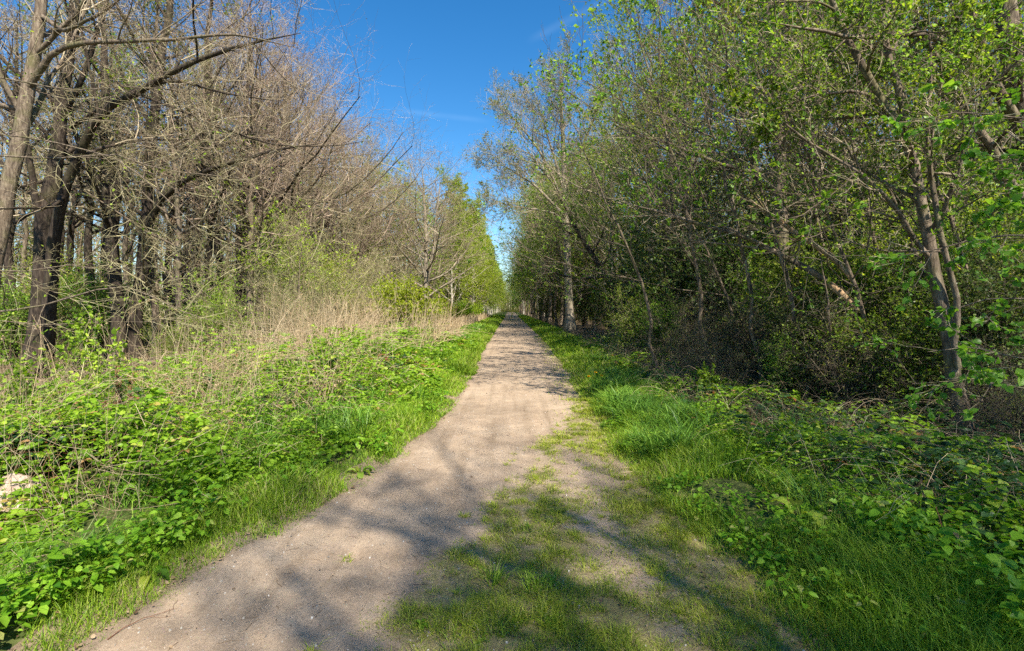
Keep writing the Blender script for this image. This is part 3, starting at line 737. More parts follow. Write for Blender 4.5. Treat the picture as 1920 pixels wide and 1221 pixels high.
hero('poplar_tree', 'tall lone tree on the right verge, pale ringed trunk and airy crown',
     [([(1069, 618), (1067, 560), (1064, 500), (1063, 450), (1061, 400), (1058, 340), (1056, 270), (1052, 200), (1052, 130), (1050, 95)], 38, 38, [.4, .29, .28, .26, .23, .2, .16, .11, .06, .03]),
      ([(1064, 410), (1030, 375), (1000, 345), (960, 320), (925, 300)], 38, 37, [.12, .1, .08, .05, .02]),
      ([(1061, 390), (1035, 330), (1010, 280), (970, 230), (935, 195)], 38, 37, [.12, .1, .08, .05, .02]),
      ([(1060, 370), (1044, 310), (1028, 260), (1010, 200), (1000, 165)], 38, 38, [.1, .09, .07, .05, .02]),
      ([(1062, 420), (1040, 400), (1000, 392), (950, 385), (915, 372)], 38, 36, [.09, .07, .05, .035, .015]),
      ([(1059, 350), (1085, 290), (1110, 230), (1130, 170), (1135, 120)], 38, 38, [.11, .1, .08, .05, .02])],
     dict(levels=[lvl(m=12, base_len=9, t0=.38, t1=1, ang=42, angs=12, lr=.36, K=8, wig=.1, up=.06, rr=.5, apex=.4, rmin=.012),
                  lvl(m=9, t0=.15, t1=1, ang=40, angs=12, lr=.45, K=6, wig=.13, up=.05, rr=.5, apex=.4, rmin=.008),
                  lvl(m=7, t0=.1, t1=1, ang=40, angs=12, lr=.55, K=5, wig=.15, up=.05, rr=.6, apex=.3, rmin=.006),
                  lvl(m=4, t0=.1, t1=1, ang=40, angs=14, lr=.6, K=4, wig=.16, up=.0, rr=.6, apex=.2, rmin=.005)],
          leaves=1.5, lsize=.07, mats=('bark_pale', 'twig_bare', 'leaf_dull'), kink=.002), seed=25)
hero('slanting_tree', 'dark trunk slanting steeply up to the left behind the tall lone tree',
     [([(1205, 618), (1180, 590), (1150, 545), (1122, 495), (1097, 455), (1075, 420), (1050, 370)], 28, 28, [.2, .18, .17, .16, .13, .09, .03])],
     hspec(('bark_dark', 'twig_dark', 'leaf_green'), 2, .06, m1=12, t0=.4, lr=.3), seed=26)
hero('leaning_branch', 'long broken branch leaning across the right thicket, torn orange wood at its thick end',
     [([(1608, 582), (1575, 548), (1540, 520), (1500, 496), (1440, 466), (1390, 440), (1330, 426), (1240, 398), (1170, 380)], 8.2, 9.2, [.035, .05, .048, .045, .04, .036, .03, .02, .009]),
      ([(1440, 468), (1380, 460), (1300, 452), (1230, 440)], 8.7, 9, [.02, .016, .012, .006])],
     dict(levels=[lvl(m=9, t0=.4, t1=1, ang=35, angs=12, lr=.22, K=8, wig=.1, up=.02, rr=.5, apex=.3, rmin=.004),
                  lvl(m=6, t0=.1, t1=1, ang=38, angs=12, lr=.45, K=5, wig=.13, up=.0, rr=.6, apex=.3, rmin=.003)],
          leaves=0, lsize=.03, mats=('bark', 'twig_bare', 'bud'), near=True, kink=.003, flare=False), cat='branch', seed=27, ground=False)
reseed(271); g = G()
b_ = at(1608, 582, 8.2); pp = np.array([at(1609, 583, 8.2), at(1592, 566, 8.22), at(1574, 548, 8.3), at(1556, 533, 8.38)]) - b_
tubes(g, pp[None], np.array([[.01, .042, .056, .053]]), 9, 0, rough=.08); g.build('torn_wood', [M['torn_wood']], bpy.data.objects['leaning_branch'])
hero('split_branch', 'shorter split branch hanging above the long leaning one, its bark stripped',
     [([(1598, 528), (1572, 492), (1540, 468), (1500, 442), (1450, 408), (1400, 370)], 8.2, 8.8, [.02, .045, .04, .035, .028, .01])],
     dict(levels=[lvl(m=7, t0=.4, t1=1, ang=35, angs=12, lr=.3, K=7, wig=.1, up=.02, rr=.5, apex=.3, rmin=.004)],
          leaves=0, lsize=.03, mats=('torn_wood', 'twig_bare', 'bud'), near=True, kink=.003, flare=False), cat='branch', seed=28, ground=False)
hero('lime_tree', 'young tree at the right edge holding out sprays of big soft bright green leaves',
     [([(2100, 1180), (2090, 700), (2060, 400), (2040, 200), (2020, 0)], 3.7, 3.7, [.05, .045, .035, .028, .015]),
      ([(2040, 230), (1940, 225), (1860, 215), (1790, 210), (1730, 228)], 3.7, 3.5, [.012, .009, .006, .004, .002]),
      ([(2060, 330), (1980, 320), (1930, 300), (1870, 300)], 3.7, 3.4, [.01, .007, .004, .002]),
      ([(2075, 470), (1990, 450), (1900, 440), (1820, 450), (1750, 470), (1680, 480)], 3.7, 3.6, [.013, .01, .008, .006, .004, .002]),
      ([(2080, 560), (1990, 560), (1920, 560), (1850, 560), (1790, 580)], 3.7, 3.5, [.012, .009, .006, .004, .002]),
      ([(2085, 700), (1990, 680), (1900, 670), (1820, 650), (1740, 660)], 3.7, 3.4, [.012, .009, .006, .004, .002]),
      ([(2090, 760), (1990, 740), (1900, 725), (1820, 712), (1710, 720)], 3.7, 3.5, [.012, .009, .006, .004, .002]),
      ([(2060, 400), (1990, 390), (1920, 380), (1850, 400)], 3.7, 3.9, [.01, .007, .004, .002])],
     dict(levels=[lvl(m=8, t0=.3, t1=1, ang=42, angs=12, lr=.3, K=6, wig=.08, up=-.01, rr=.6, apex=.4, rmin=.0028, flat=.7),
                  lvl(m=4, t0=.3, t1=1, ang=40, angs=12, lr=.45, K=4, wig=.1, up=-.01, rr=.6, apex=.3, rmin=.002, flat=.6)],
          leaves=7, lsize=.04, lwid=1.5, droop=-.35, mats=('bark', 'twig_olive', 'leaf_lime'), near=True, kink=.003, flare=False), seed=29)
hero('dead_sapling', 'thin dead grey sapling with forked bare twigs in front of the right thicket',
     [([(1590, 790), (1572, 740), (1562, 680), (1556, 610), (1548, 540), (1538, 480)], 8, 8, [.03, .026, .024, .02, .014, .006]),
      ([(1560, 660), (1590, 610), (1608, 560), (1625, 520)], 8, 7.8, [.014, .01, .007, .003]),
      ([(1575, 745), (1540, 700), (1510, 660), (1480, 620)], 8, 7.8, [.014, .01, .007, .003])],
     dict(levels=[lvl(m=6, t0=.3, t1=1, ang=45, angs=12, lr=.25, K=6, wig=.1, up=.02, rr=.6, apex=.3, rmin=.003),
                  lvl(m=4, t0=.3, t1=1, ang=40, angs=12, lr=.4, K=4, wig=.1, up=.0, rr=.6, apex=.3, rmin=.002)],
          leaves=.15, lsize=.03, mats=('bark', 'twig_bare', 'leaf_fresh'), near=True, flare=False), seed=30)

# ---- the rest of the wood, tree by tree
KEEP = []
def free(x, y, d):
    for a, b, r in KEEP:
        if (a - x) ** 2 + (b - y) ** 2 < max(d, r) ** 2: return False
    KEEP.append((x, y, d)); return True

def row(specs, x, y):
    w = np.array([s[1] for s in specs], float); return specs[rng.choice(len(specs), p=w / w.sum())]

KIND = {'slender': 'slender pale-trunked leafy tree', 'dark_tree': 'dark-trunked bare tree', 'bare_tree': 'bare brown-twigged tree', 'bare_olive': 'bushy olive-twigged tree', 'budding': 'grey-trunked small-leaved tree',
        'fresh': 'fresh yellow-green tree', 'birch': 'white-stemmed birch in bright leaf', 'pole': 'thin straight dark trunk'}
ORD = ('first second third fourth fifth sixth seventh eighth ninth tenth eleventh twelfth thirteenth fourteenth fifteenth sixteenth seventeenth eighteenth nineteenth twentieth '
       'twenty-first twenty-second twenty-third twenty-fourth twenty-fifth twenty-sixth twenty-seventh twenty-eighth twenty-ninth thirtieth thirty-first thirty-second thirty-third thirty-fourth thirty-fifth thirty-sixth thirty-seventh thirty-eighth thirty-ninth fortieth').split()
WOOD = []
def label_wood():
    seen = {}
    for e, kind, x, y in sorted(WOOD, key=lambda t: t[3]):
        side = 'left' if x < 0 else 'right'
        if abs(x) < 11:
            k = (kind, side); seen[k] = seen.get(k, 0) + 1
            tag(e, '%s %s along the edge of the %s wood' % (ORD[min(seen[k], 40) - 1], KIND[kind], side), 'tree', 'trees edging the %s wood' % side)
    seen = {}
    for e, kind, x, y in sorted(WOOD, key=lambda t: abs(t[2] / t[3])):
        side = 'left' if x < 0 else 'right'
        if abs(x) >= 11:
            far = 'near' if y < 22 else 'middle' if y < 42 else 'far'
            k = (kind, side, far); seen[k] = seen.get(k, 0) + 1
            tag(e, "%s %s outward from the path, in the %s wood's %s part" % (ORD[min(seen[k], 40) - 1], KIND[kind], side, far), 'tree',
                '%ss inside the %s wood' % (KIND[kind].split(' in ')[0], side))

NAMES = {'slender': 'slender_tree', 'dark_tree': 'dark_tree', 'high_crown': 'tall_tree', 'bare_tree': 'bare_tree', 'bare_olive': 'olive_tree', 'budding': 'budding_tree', 'fresh': 'spring_tree', 'birch': 'birch_tree', 'pole': 'pole_tree'}
NAMES['bare_olive'] = 'thicket_tree'
def wood(key, x, y, sc):
    kind = key.rsplit('_', 1)[0]
    e = put(key, NAMES[kind], x, y, sc)
    WOOD.append((e, kind, x, y)); return e

reseed(101)
n_tree = 0
# left edge rows
for y in np.arange(18, 56, 3.0):
    for x0, hh in ((-10.2, .95), (-13.2, 1.05)):
        if x0 < -12 and y < 34: continue
        if y > 38: x0 += 1.6
        x = x0 + rng.normal() * .6; yy = y + rng.normal() * .8
        if abs(x / yy * F + HX - 800) < 14 and yy < 40: continue
        if free(x, yy, 1.8):
            key = rng.choice(['bare_tree_0', 'bare_tree_1', 'bare_tree_2', 'bare_olive_0', 'bare_olive_1', 'fresh_0'], p=[.2, .2, .18, .17, .17, .08])
            wood(key, x, yy, hh * (.9 + .15 * rng.random()))
for (px, yy, key, sc) in [(560, 18, 'bare_olive_0', .42), (600, 21, 'bare_olive_1', .62), (650, 26, 'bare_olive_0', .7), (470, 19, 'bare_tree_0', .95), (540, 24, 'bare_tree_1', 1.0), (635, 31, 'bare_tree_2', .95), (690, 38, 'bare_tree_0', .92),
    (165, 20, 'dark_tree_0', .9), (130, 24, 'dark_tree_1', 1.0), (318, 22, 'dark_tree_1', .95), (395, 19, 'dark_tree_0', .85), (410, 25, 'dark_tree_1', 1.0), (488, 22, 'dark_tree_0', .95), (540, 27, 'dark_tree_1', 1.05), (215, 26, 'dark_tree_0', 1.05), (20, 19, 'dark_tree_0', .95), (585, 30, 'dark_tree_0', 1.05), (350, 28, 'dark_tree_0', 1.05), (455, 31, 'dark_tree_1', 1.1)]:
    x = (px - HX) / F * yy
    free(x, yy, 1.2); wood(key, x, yy, sc)
# birches on the left beyond
for k, y in enumerate(np.concatenate([np.arange(58, 110, 4.2), np.arange(112, 260, 9)])):
    wood('birch_%d' % (k % 2), -5.6 + rng.normal() * .4 - (0.8 if k % 3 == 0 else 0), y, (.92 + .12 * rng.random()) * (1 if y < 110 else 1.05))
    if k % 2 == 0: wood('fresh_%d' % (k // 2 % 2), -9 + rng.normal(), y + 2, 1.1)
# right edge rows
for y in np.arange(15, 60, 3.1):
    for x0, hh in ((6.6, 1.0), (9.4, 1.1)):
        x = x0 + rng.normal() * .6 + (1.0 if y < 18 else 0); yy = y + rng.normal() * .8
        if 30 < yy < 41 and x < 7.6: x += 1.2
        if yy >= 41: x -= 1.5
        if free(x, yy, 1.8):
            ks = ['slender_0', 'slender_1', 'slender_2', 'budding_0', 'budding_1', 'budding_2', 'fresh_0', 'fresh_1', 'bare_tree_0']
            p = [.24, .24, .22, .05, .05, .05, .05, .05, .05] if yy < 32 else [.1, .1, .1, .14, .14, .14, .1, .1, .08]
            wood(rng.choice(ks, p=p), x, yy, hh * (.9 + .2 * rng.random()))
for k, y in enumerate(np.concatenate([np.arange(60, 110, 4.5), np.arange(112, 260, 9)])):
    key = ['bare_tree_1', 'fresh_1', 'budding_1', 'birch_0', 'budding_2'][k % 5]
    wood(key, 4.9 + rng.normal() * .4, y, (1.25 + .2 * rng.random()))
    if k % 2 == 0: wood('budding_%d' % (k % 3), 8.5 + rng.normal(), y + 2, 1.5)
# closing trees at the far end, where the path bends out of sight
for k in range(9):
    wood(['fresh_0', 'fresh_1', 'budding_1'][k % 3], -6 + k * 1.6 + rng.normal() * .5, 268 + rng.random() * 14, 1.0 + .25 * rng.random())
# inside the woods
cnt = 0
while cnt < 66:
    y = 9 + 70 * rng.random() ** 1.3; x = -(12.5 + 28 * rng.random())
    if x / y * F + HX < -250: continue
    if free(x, y, 1.6):
        wood(rng.choice(['pole_0', 'pole_1', 'dark_tree_0', 'dark_tree_1', 'slender_0', 'fresh_1'], p=[.22, .2, .2, .16, .14, .08]), x, y, .9 + .3 * rng.random()); cnt += 1
cnt = 0
while cnt < 60:
    y = 9 + 70 * rng.random() ** 1.3; x = 11 + 28 * rng.random()
    if x / y * F + HX > 2150: continue
    if free(x, y, 1.6):
        wood(rng.choice(['pole_0', 'pole_1', 'slender_0', 'slender_1', 'slender_2', 'budding_2', 'fresh_0', 'fresh_1'], p=[.14, .1, .18, .16, .16, .08, .09, .09]), x, y, .9 + .3 * rng.random()); cnt += 1
# trees behind the photographer on the sunny side; their shade falls over the foreground
for x, y, key, sc in [(5.6, -8.2, 'high_crown_0', .85), (8.6, -7.4, 'high_crown_1', .85), (9.6, -12.5, 'high_crown_1', 1.0), (5.4, -5.8, 'bare_tree_0', .95), (9.6, -3.0, 'bare_tree_1', .9), (9.2, -5.6, 'high_crown_0', .8)]:
    e = wood(key, x, y, sc); WOOD.pop()
    n_tree += 1
    tag(e, '%s tree beside or behind the photographer on the right, shading the foreground' % ORD[n_tree - 1], 'tree', 'trees shading the foreground')
label_wood()

# ---- shrubs
SEEN = {}
def shrub(key, x, y, sc, label, group=None):
    if group:
        SEEN[label] = SEEN.get(label, 0) + 1
        label = ORD[SEEN[label] - 1] + ' ' + label
    return put(key, 'shrub', x, y, sc, label, 'shrub', group)
reseed(202)
shrub('shrub_yellow', -3.85, 19, 1.05, 'bright yellow-green bush beside the left verge, in front of the slender bare tree')
shrub('shrub_yellow', -5.6, 24, 1.1, 'smaller yellow-green bush just left of the bright one')
for x, y, s in [(-5.2, 33, .8), (-5.4, 38, .9), (-5.0, 45, .8), (-5.0, 53, .9), (-4.6, 62, .9), (-4.6, 72, .9)]:
    shrub('shrub_yellow', x, y, s, 'low yellow-green bush on the left verge under the tree line', 'bushes along the left verge')
for px, y, s, k in sorted([(430, 14, .6, 'shrub_green_1'), (330, 14.5, .42, 'shrub_green_1'), (530, 16, .6, 'shrub_bare_0'), (600, 18, .6, 'shrub_bare_0'), (640, 21, .9, 'shrub_green_1'), (690, 25, .9, 'shrub_bare_0'), (555, 20, 1.2, 'shrub_green_1'),
                    (730, 32, .9, 'shrub_bare_0'), (380, 20, .6, 'shrub_green_0'), (180, 20, .9, 'shrub_green_0'), (20, 18, .8, 'shrub_green_0'), (120, 24, 1, 'shrub_green_1')], key=lambda t: t[1]):
    nm = {'shrub_green_1': 'twiggy shrub with fresh green leaves', 'shrub_bare_0': 'tangled almost bare olive-twigged shrub', 'shrub_green_0': 'dull green leafy shrub'}[k]
    shrub(k, (px - HX) / F * y, y, s, nm + ' at the foot of the left wood', 'shrubs under the left wood')
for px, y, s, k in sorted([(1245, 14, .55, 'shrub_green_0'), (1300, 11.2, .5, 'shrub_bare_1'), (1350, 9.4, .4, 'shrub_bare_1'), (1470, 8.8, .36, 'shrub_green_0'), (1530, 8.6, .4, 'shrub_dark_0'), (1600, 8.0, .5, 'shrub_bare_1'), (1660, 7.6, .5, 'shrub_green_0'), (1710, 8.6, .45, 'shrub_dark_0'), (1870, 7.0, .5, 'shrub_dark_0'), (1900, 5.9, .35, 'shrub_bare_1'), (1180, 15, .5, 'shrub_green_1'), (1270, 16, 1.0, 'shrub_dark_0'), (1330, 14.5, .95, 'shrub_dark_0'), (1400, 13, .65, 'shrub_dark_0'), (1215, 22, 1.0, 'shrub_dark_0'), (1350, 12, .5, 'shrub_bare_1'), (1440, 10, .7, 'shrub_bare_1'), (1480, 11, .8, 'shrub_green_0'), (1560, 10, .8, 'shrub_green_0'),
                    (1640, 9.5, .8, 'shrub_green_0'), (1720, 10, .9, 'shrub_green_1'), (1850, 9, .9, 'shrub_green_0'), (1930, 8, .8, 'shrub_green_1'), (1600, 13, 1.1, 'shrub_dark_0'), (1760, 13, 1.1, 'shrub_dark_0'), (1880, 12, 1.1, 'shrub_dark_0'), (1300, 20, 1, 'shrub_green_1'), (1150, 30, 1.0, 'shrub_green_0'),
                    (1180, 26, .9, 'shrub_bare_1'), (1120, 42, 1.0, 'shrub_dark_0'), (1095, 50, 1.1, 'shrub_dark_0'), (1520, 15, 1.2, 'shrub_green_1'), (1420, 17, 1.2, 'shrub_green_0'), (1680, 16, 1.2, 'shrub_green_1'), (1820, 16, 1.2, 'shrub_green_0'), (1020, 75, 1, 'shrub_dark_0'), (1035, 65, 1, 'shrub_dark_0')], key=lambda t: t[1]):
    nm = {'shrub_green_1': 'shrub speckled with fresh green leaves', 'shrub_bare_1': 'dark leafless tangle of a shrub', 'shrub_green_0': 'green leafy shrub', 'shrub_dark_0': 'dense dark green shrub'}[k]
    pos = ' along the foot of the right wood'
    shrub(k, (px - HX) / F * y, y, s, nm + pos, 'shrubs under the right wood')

reseed(250)
for k, (px, y, sc, rz) in enumerate([(1235, 12, .9, 3.0), (1330, 10.5, 1.0, 3.3), (1395, 11.5, .8, 2.7), (1430, 9.3, 1.0, 3.1), (1500, 8.8, .9, 3.6), (1585, 10.5, 1.1, 2.9), (1640, 8.0, .8, 3.3), (1690, 9.5, 1.0, 2.8), (1770, 8.6, .9, 3.2), (1860, 8.0, .9, 2.6)]):
    put('sapling_%d' % (k % 2), 'sapling', (px - HX) / F * y, y, sc, '%s thin sapling leaning out of the right thicket, counted outward from the path' % ORD[k], 'tree', 'leaning saplings in the right thicket', rz)

# the far mass of the wood, behind the trees one can tell apart
reseed(303)
def far_wood(name, n, box, h0, under):
    # box(n) -> x, y of the stems; under(n) -> x, y of the undergrowth
    g = G()
    x, y = box(n)
    h = h0 * (.7 + .5 * rng.random(n))
    K = 5
    P = np.zeros((n, K, 3)); tt = np.linspace(0, 1, K)
    P[:, :, 0] = x[:, None] + rng.normal(size=(n, 1)) * tt * 1.2; P[:, :, 1] = y[:, None]; P[:, :, 2] = TZ(x, y)[:, None] - .1 + h[:, None] * tt
    R = (.1 + .08 * rng.random(n))[:, None] * (1 - .8 * tt)
    tubes(g, P, R, 5, 0)
    a, b = grow(P, R, 12, .2, 1, 50, 12, .3, 4, .15, .05, rmin=.015, apex=.4)
    tubes(g, a, b, 3, 1)
    a2, b2 = grow(a, b, 7, .15, 1, 42, 12, .5, 4, .18, .03, rmin=.012, apex=.3)
    tubes(g, a2, b2, 3, 1)
    m = n * 170
    ii = rng.integers(0, len(a2), m)
    pos = a2[ii, rng.integers(1, 4, m)] + rng.normal(size=(m, 3)) * .25
    place(g, QUAD_V, QUAD_F, pos, rdir(m), rdir(m, .5), .18, m=2)
    m = n * 170
    xx, yy = under(m)
    cl = noise2(xx, yy, 4, 77)
    pos = np.stack([xx, yy, TZ(xx, yy) + (4.2 + 2 * cl) * rng.random(m) ** 1.4], 1)
    place(g, QUAD_V, QUAD_F, pos, rdir(m), rdir(m, .5), .24, m=2)
    return g.build(name, [M['bark'], M['twig_bare'], M['leaf_dull']])
def wbox(sign):
    def f(n):
        y = 20 + 250 * rng.random(n); x0 = np.interp(y, [20, 55, 90], [33, 22, 11])
        return sign * (x0 + (75 - x0) * rng.random(n)), y
    return f
def ubox(sign):
    def f(n):
        y = 12 + 260 * rng.random(n) ** 1.3; x0 = np.interp(y, [12, 55, 80], [24, 12, 7])
        return sign * (x0 + (70 - x0) * rng.random(n) ** 1.6), y
    return f
def ebox2(n): return -30 + 60 * rng.random(n), 268 + 25 * rng.random(n)
def ebox(n): return -45 + 90 * rng.random(n), 285 + 40 * rng.random(n)
tag(far_wood('distant_wood', 950, wbox(-1), 13, ubox(-1)), 'far depths of the left wood, a mass of thin stems and twigs', 'woodland', kind='stuff')
tag(far_wood('distant_wood', 700, wbox(1), 15, ubox(1)), 'far depths of the right wood, a mass of thin stems and small leaves', 'woodland', kind='stuff')
tag(far_wood('distant_wood', 420, ebox, 13, ebox2), 'hazy mass of trees closing the far end of the path', 'woodland', kind='stuff')

# ------------------------------------------------------------------ low plants
def blades(g, x, y, h, w, lean=.35, R=None, z0=None, curl=.5, lean_dir=None, m=0):
    n = len(x)
    if n == 0: return
    z = TZ(x, y) if z0 is None else z0
    a = rng.random(n) * 6.283; ld = np.stack([np.cos(a), np.sin(a), np.zeros(n)], 1)
    if lean_dir is not None: ld = nrm(ld + np.array(lean_dir))
    b = a + 1.57 + rng.normal(size=n) * .5; wd = np.stack([np.cos(b), np.sin(b), np.zeros(n)], 1)
    le = (lean * (.4 + rng.random(n)))[:, None]
    p0 = np.stack([x, y, z - .01], 1); h = h[:, None]
    up = np.array([0, 0, 1.])
    p1 = p0 + h * .5 * (up + ld * le * .6)
    p2 = p1 + h * .5 * (up * (1 - curl * le) + ld * le * 1.6)
    w = w[:, None] * .5
    V = np.stack([p0 - wd * w, p0 + wd * w, p1 - wd * w * .8, p1 + wd * w * .8, p2], 1)
    k = np.arange(n)[:, None] * 5
    if R is None: R = rng.random(n)
    rv = np.repeat(R, 5)
    g.add(V, np.concatenate([k + np.array([[0, 1, 3, 2]])]), rv, m)
    g.F.append(((k + np.array([[2, 3, 4]])) + g.n - len(V) * 5, m))

def scatter(y0, y1, n, xf, power=2.0):
    """points with density falling as distance: y drawn ~ 1/y^(power-1)"""
    u = rng.random(n)
    if power == 2.0: y = y0 * (y1 / y0) ** u
    else:
        e = 2 - power; y = (y0 ** e + u * (y1 ** e - y0 ** e)) ** (1 / e)
    return xf(y), y

reseed(404)
g = G()
# left verge strip along the path
def strip(n, y0, y1, side, d0, d1, hmin, hmax, wpx=1.3, lean=.75, gg=None, thr=None, seed=31, m=0, hn=.4):
    x, y = scatter(y0, y1, n, lambda y: y * 0)
    d = d0 + (d1 - d0) * rng.random(n)
    x = PL(y) - d if side < 0 else P2(y) + d
    h = hmin + (hmax - hmin) * rng.random(n) * (1 + hn * noise2(x, y, .5, seed))
    h = h * np.clip(.35 + d / .45, .35, 1) if side < 0 else h * np.clip(.4 + d / .6, .4, 1)
    if thr is not None:
        k = (noise2(x, y, .6, seed + 1) > thr) & (((x + 3.1) / .6) ** 4 + ((y - 3.0) / .6) ** 4 > 1); x, y, h, d = x[k], y[k], h[k], d[k]
    w = np.maximum(.0035, y * wpx / F * .9)
    R = np.clip(rng.random(len(x)) * .9 + .05 + .2 * noise2(x, y, .8, seed + 2) + .12 * noise2(x, y, .22, seed + 6), 0, 1)
    h = h * (1 + .35 * noise2(x, y, .28, seed + 7))
    blades(gg, x, y, h, w, lean, R, m=m)
g = G()
strip(60000, 1.9, 14, -1, -.03, 1.2, .06, .24, gg=g, thr=-.45)
strip(14000, 1.9, 9, -1, -.12, .35, .04, .09, gg=g, thr=-.1, seed=35)
strip(52000, 12, 120, -1, .0, 2.0, .12, .34, gg=g)
strip(52000, 1.9, 12, 1, .0, 1.5, .05, .24, gg=g, thr=-.35)
strip(52000, 9, 120, 1, -.1, 1.7, .1, .3, gg=g)
tag(g.build('grass', [M['grass']]), 'green grass growing along both edges of the path', 'grass', kind='stuff')
g = G()
strip(15000, 5.2, 14, 1, .25, 1.35, .13, .36, wpx=2.3, lean=1.0, gg=g, thr=-.1, seed=41, hn=.7)
strip(11000, 10, 40, -1, .9, 2.2, .2, .4, wpx=2.0, gg=g, thr=-.1, seed=43)
strip(5000, 2.3, 6, -1, .4, 1.4, .15, .34, wpx=2.0, lean=.95, gg=g, thr=.1, seed=44)
strip(13000, 2.2, 9, -1, .4, 3.0, .28, .55, wpx=2.0, lean=.9, gg=g, thr=.15, seed=46)
strip(4500, 2.2, 6, 1, .9, 2.6, .2, .45, wpx=2.0, lean=.9, gg=g, thr=.1, seed=47)
tag(g.build('tall_grass', [M['grass_blue']]), 'lush bluish-green tall grass in clumps on the verges', 'grass', kind='stuff')
# short grass in the middle of the foreground
g = G()
n = 150000
y = 1.8 * (9 / 1.8) ** rng.random(n); x = PR(y) - .35 + (P2(y) + .25 - PR(y) + .35) * rng.random(n)
mo = mossf(x, y)
k = rng.random(n) < np.clip(mo * 1.6 - .2, 0, 1)
x, y, mo = x[k], y[k], mo[k]
cl = noise2(x, y, .09, 15) + .6 * noise2(x, y, .3, 16)
k = cl + .5 * rng.random(len(x)) > .05; x, y, mo, cl = x[k], y[k], mo[k], cl[k]
blades(g, x, y, (.012 + .03 * rng.random(len(x))) * (.6 + mo) * (1 + .9 * np.clip(cl, 0, 2)), np.maximum(.003, y * .95 / F), 1.0, np.clip(rng.random(len(x)) - .2 * noise2(x, y, .25, 17), 0, 1))
n = 12000
y = 1.9 * (30 / 1.9) ** rng.random(n); x = P2(y) + rng.normal(size=n) * .25
blades(g, x, y, .02 + .05 * rng.random(n), np.maximum(.003, y * .9 / F), .8)
tag(g.build('short_grass', [M['grass_short']]), 'sparse short yellow-green grass worn thin on the bare ground', 'grass', kind='stuff')

# bramble and herb cover
def cover(g, n, y0, y1, xf, hf, size, mats=(0,), seed=51, thr=None, tri=True, flat=1.6):
    u = rng.random(n); y = y0 * (y1 / y0) ** u; x = xf(y)
    if thr is not None:
        k = noise2(x, y, .7, seed) > thr; x, y = x[k], y[k]
    n = len(x)
    top = hf(x, y)
    z = TZ(x, y) + top * (1 - .75 * rng.random(n) ** 1.6)
    pos = np.stack([x, y, z], 1)
    nz = rdir(n, flat, .6)
    a = rng.random(n) * 6.283
    s = size * np.clip(np.exp(.42 * rng.normal(size=n)), .4, 2.2) * (1 + .35 * noise2(x, y, .4, seed + 5)) * np.clip(y / 6, 1, 3.0) ** .7
    R = np.clip(.5 + .22 * rng.normal(size=n) + .22 * noise2(x, y, .5, seed + 3), 0, 1)
    for j in ([0, 2.2, -2.2] if tri else [0]):
        aa = a + j
        xd = np.stack([np.cos(aa), np.sin(aa), rng.normal(size=n) * .25], 1)
        place(g, LEAF_V, LEAF_F, pos, xd, nz, s, R, 0, 1.35)
def sd(y, a, b): return PL(y) - (a + (b - a) * rng.random(len(y)))
def sdr(y, a, b): return P2(y) + (a + (b - a) * rng.random(len(y)))
def moundL(x, y):
    s = np.interp(y, _Y, _PL) - x
    clear = 1 - .95 * np.exp(-(((x + 3.15) / .65) ** 4 + ((y - 3.1) / .7) ** 4))
    return clear * (.1 + .42 * sst(.2, 1.6, s) - .25 * sst(4.0, 6, s)) * (1 + .5 * noise2(x, y, .9, 61) + .3 * noise2(x, y, .3, 62))
def moundR(x, y):
    s = x - np.interp(y, _Y, _P2)
    return (.05 + .3 * sst(.5, 2.0, s) - .1 * sst(3, 5, s)) * (1 + .5 * noise2(x, y, .9, 63) + .25 * noise2(x, y, .3, 64))
reseed(505)
g = G()
cover(g, 52000, 2.2, 22, lambda y: sd(y, .35, 4.4), moundL, .027, thr=-.5, flat=.9)
cover(g, 12000, 2.2, 14, lambda y: sd(y, 3.5, 7.5), moundL, .03, thr=-.2, flat=.9)
cover(g, 9000, 7, 20, lambda y: sd(y, 1.5, 4.8), lambda x, y: moundL(x, y) + .3, .028, seed=55, thr=.05, flat=.7)
tag(g.build('bramble_leaves', [M['bramble']]), 'sunlit low bramble and creeping leaves covering the left bank', 'undergrowth', kind='stuff')
g = G()
cover(g, 12500, 2.2, 22, lambda y: sdr(y, .9, 3.2), moundR, .028, seed=71, thr=-.3, flat=.9)
cover(g, 7000, 3, 30, lambda y: sdr(y, 2.5, 8), moundR, .032, seed=72, thr=.15, flat=.9)
tag(g.build('bramble_leaves', [M['bramble']]), 'patchy low bramble leaves half in shade on the right bank', 'undergrowth', kind='stuff')
g = G()
cover(g, 1300, 3.9, 5.6, lambda y: -(3.5 + 1.2 * rng.random(len(y))), lambda x, y: .35 + x * 0, .05, seed=74)
cover(g, 6000, 2.6, 12, lambda y: sdr(y, 1.3, 4.5), moundR, .038, seed=75, thr=-.1)
cover(g, 24000, 3.5, 30, lambda y: sdr(y, 2.4, 9), lambda x, y: .12 + .25 * rng.random(len(x)), .035, seed=78, thr=-.5, flat=.8)
cover(g, 3000, 5, 14, lambda y: sd(y, .8, 3), moundL, .04, seed=76, thr=.25)
tag(g.build('ivy_leaves', [M['bramble_dark']]), 'patches of older dark bluish-green bramble leaves with a few reddened ones', 'undergrowth', kind='stuff')
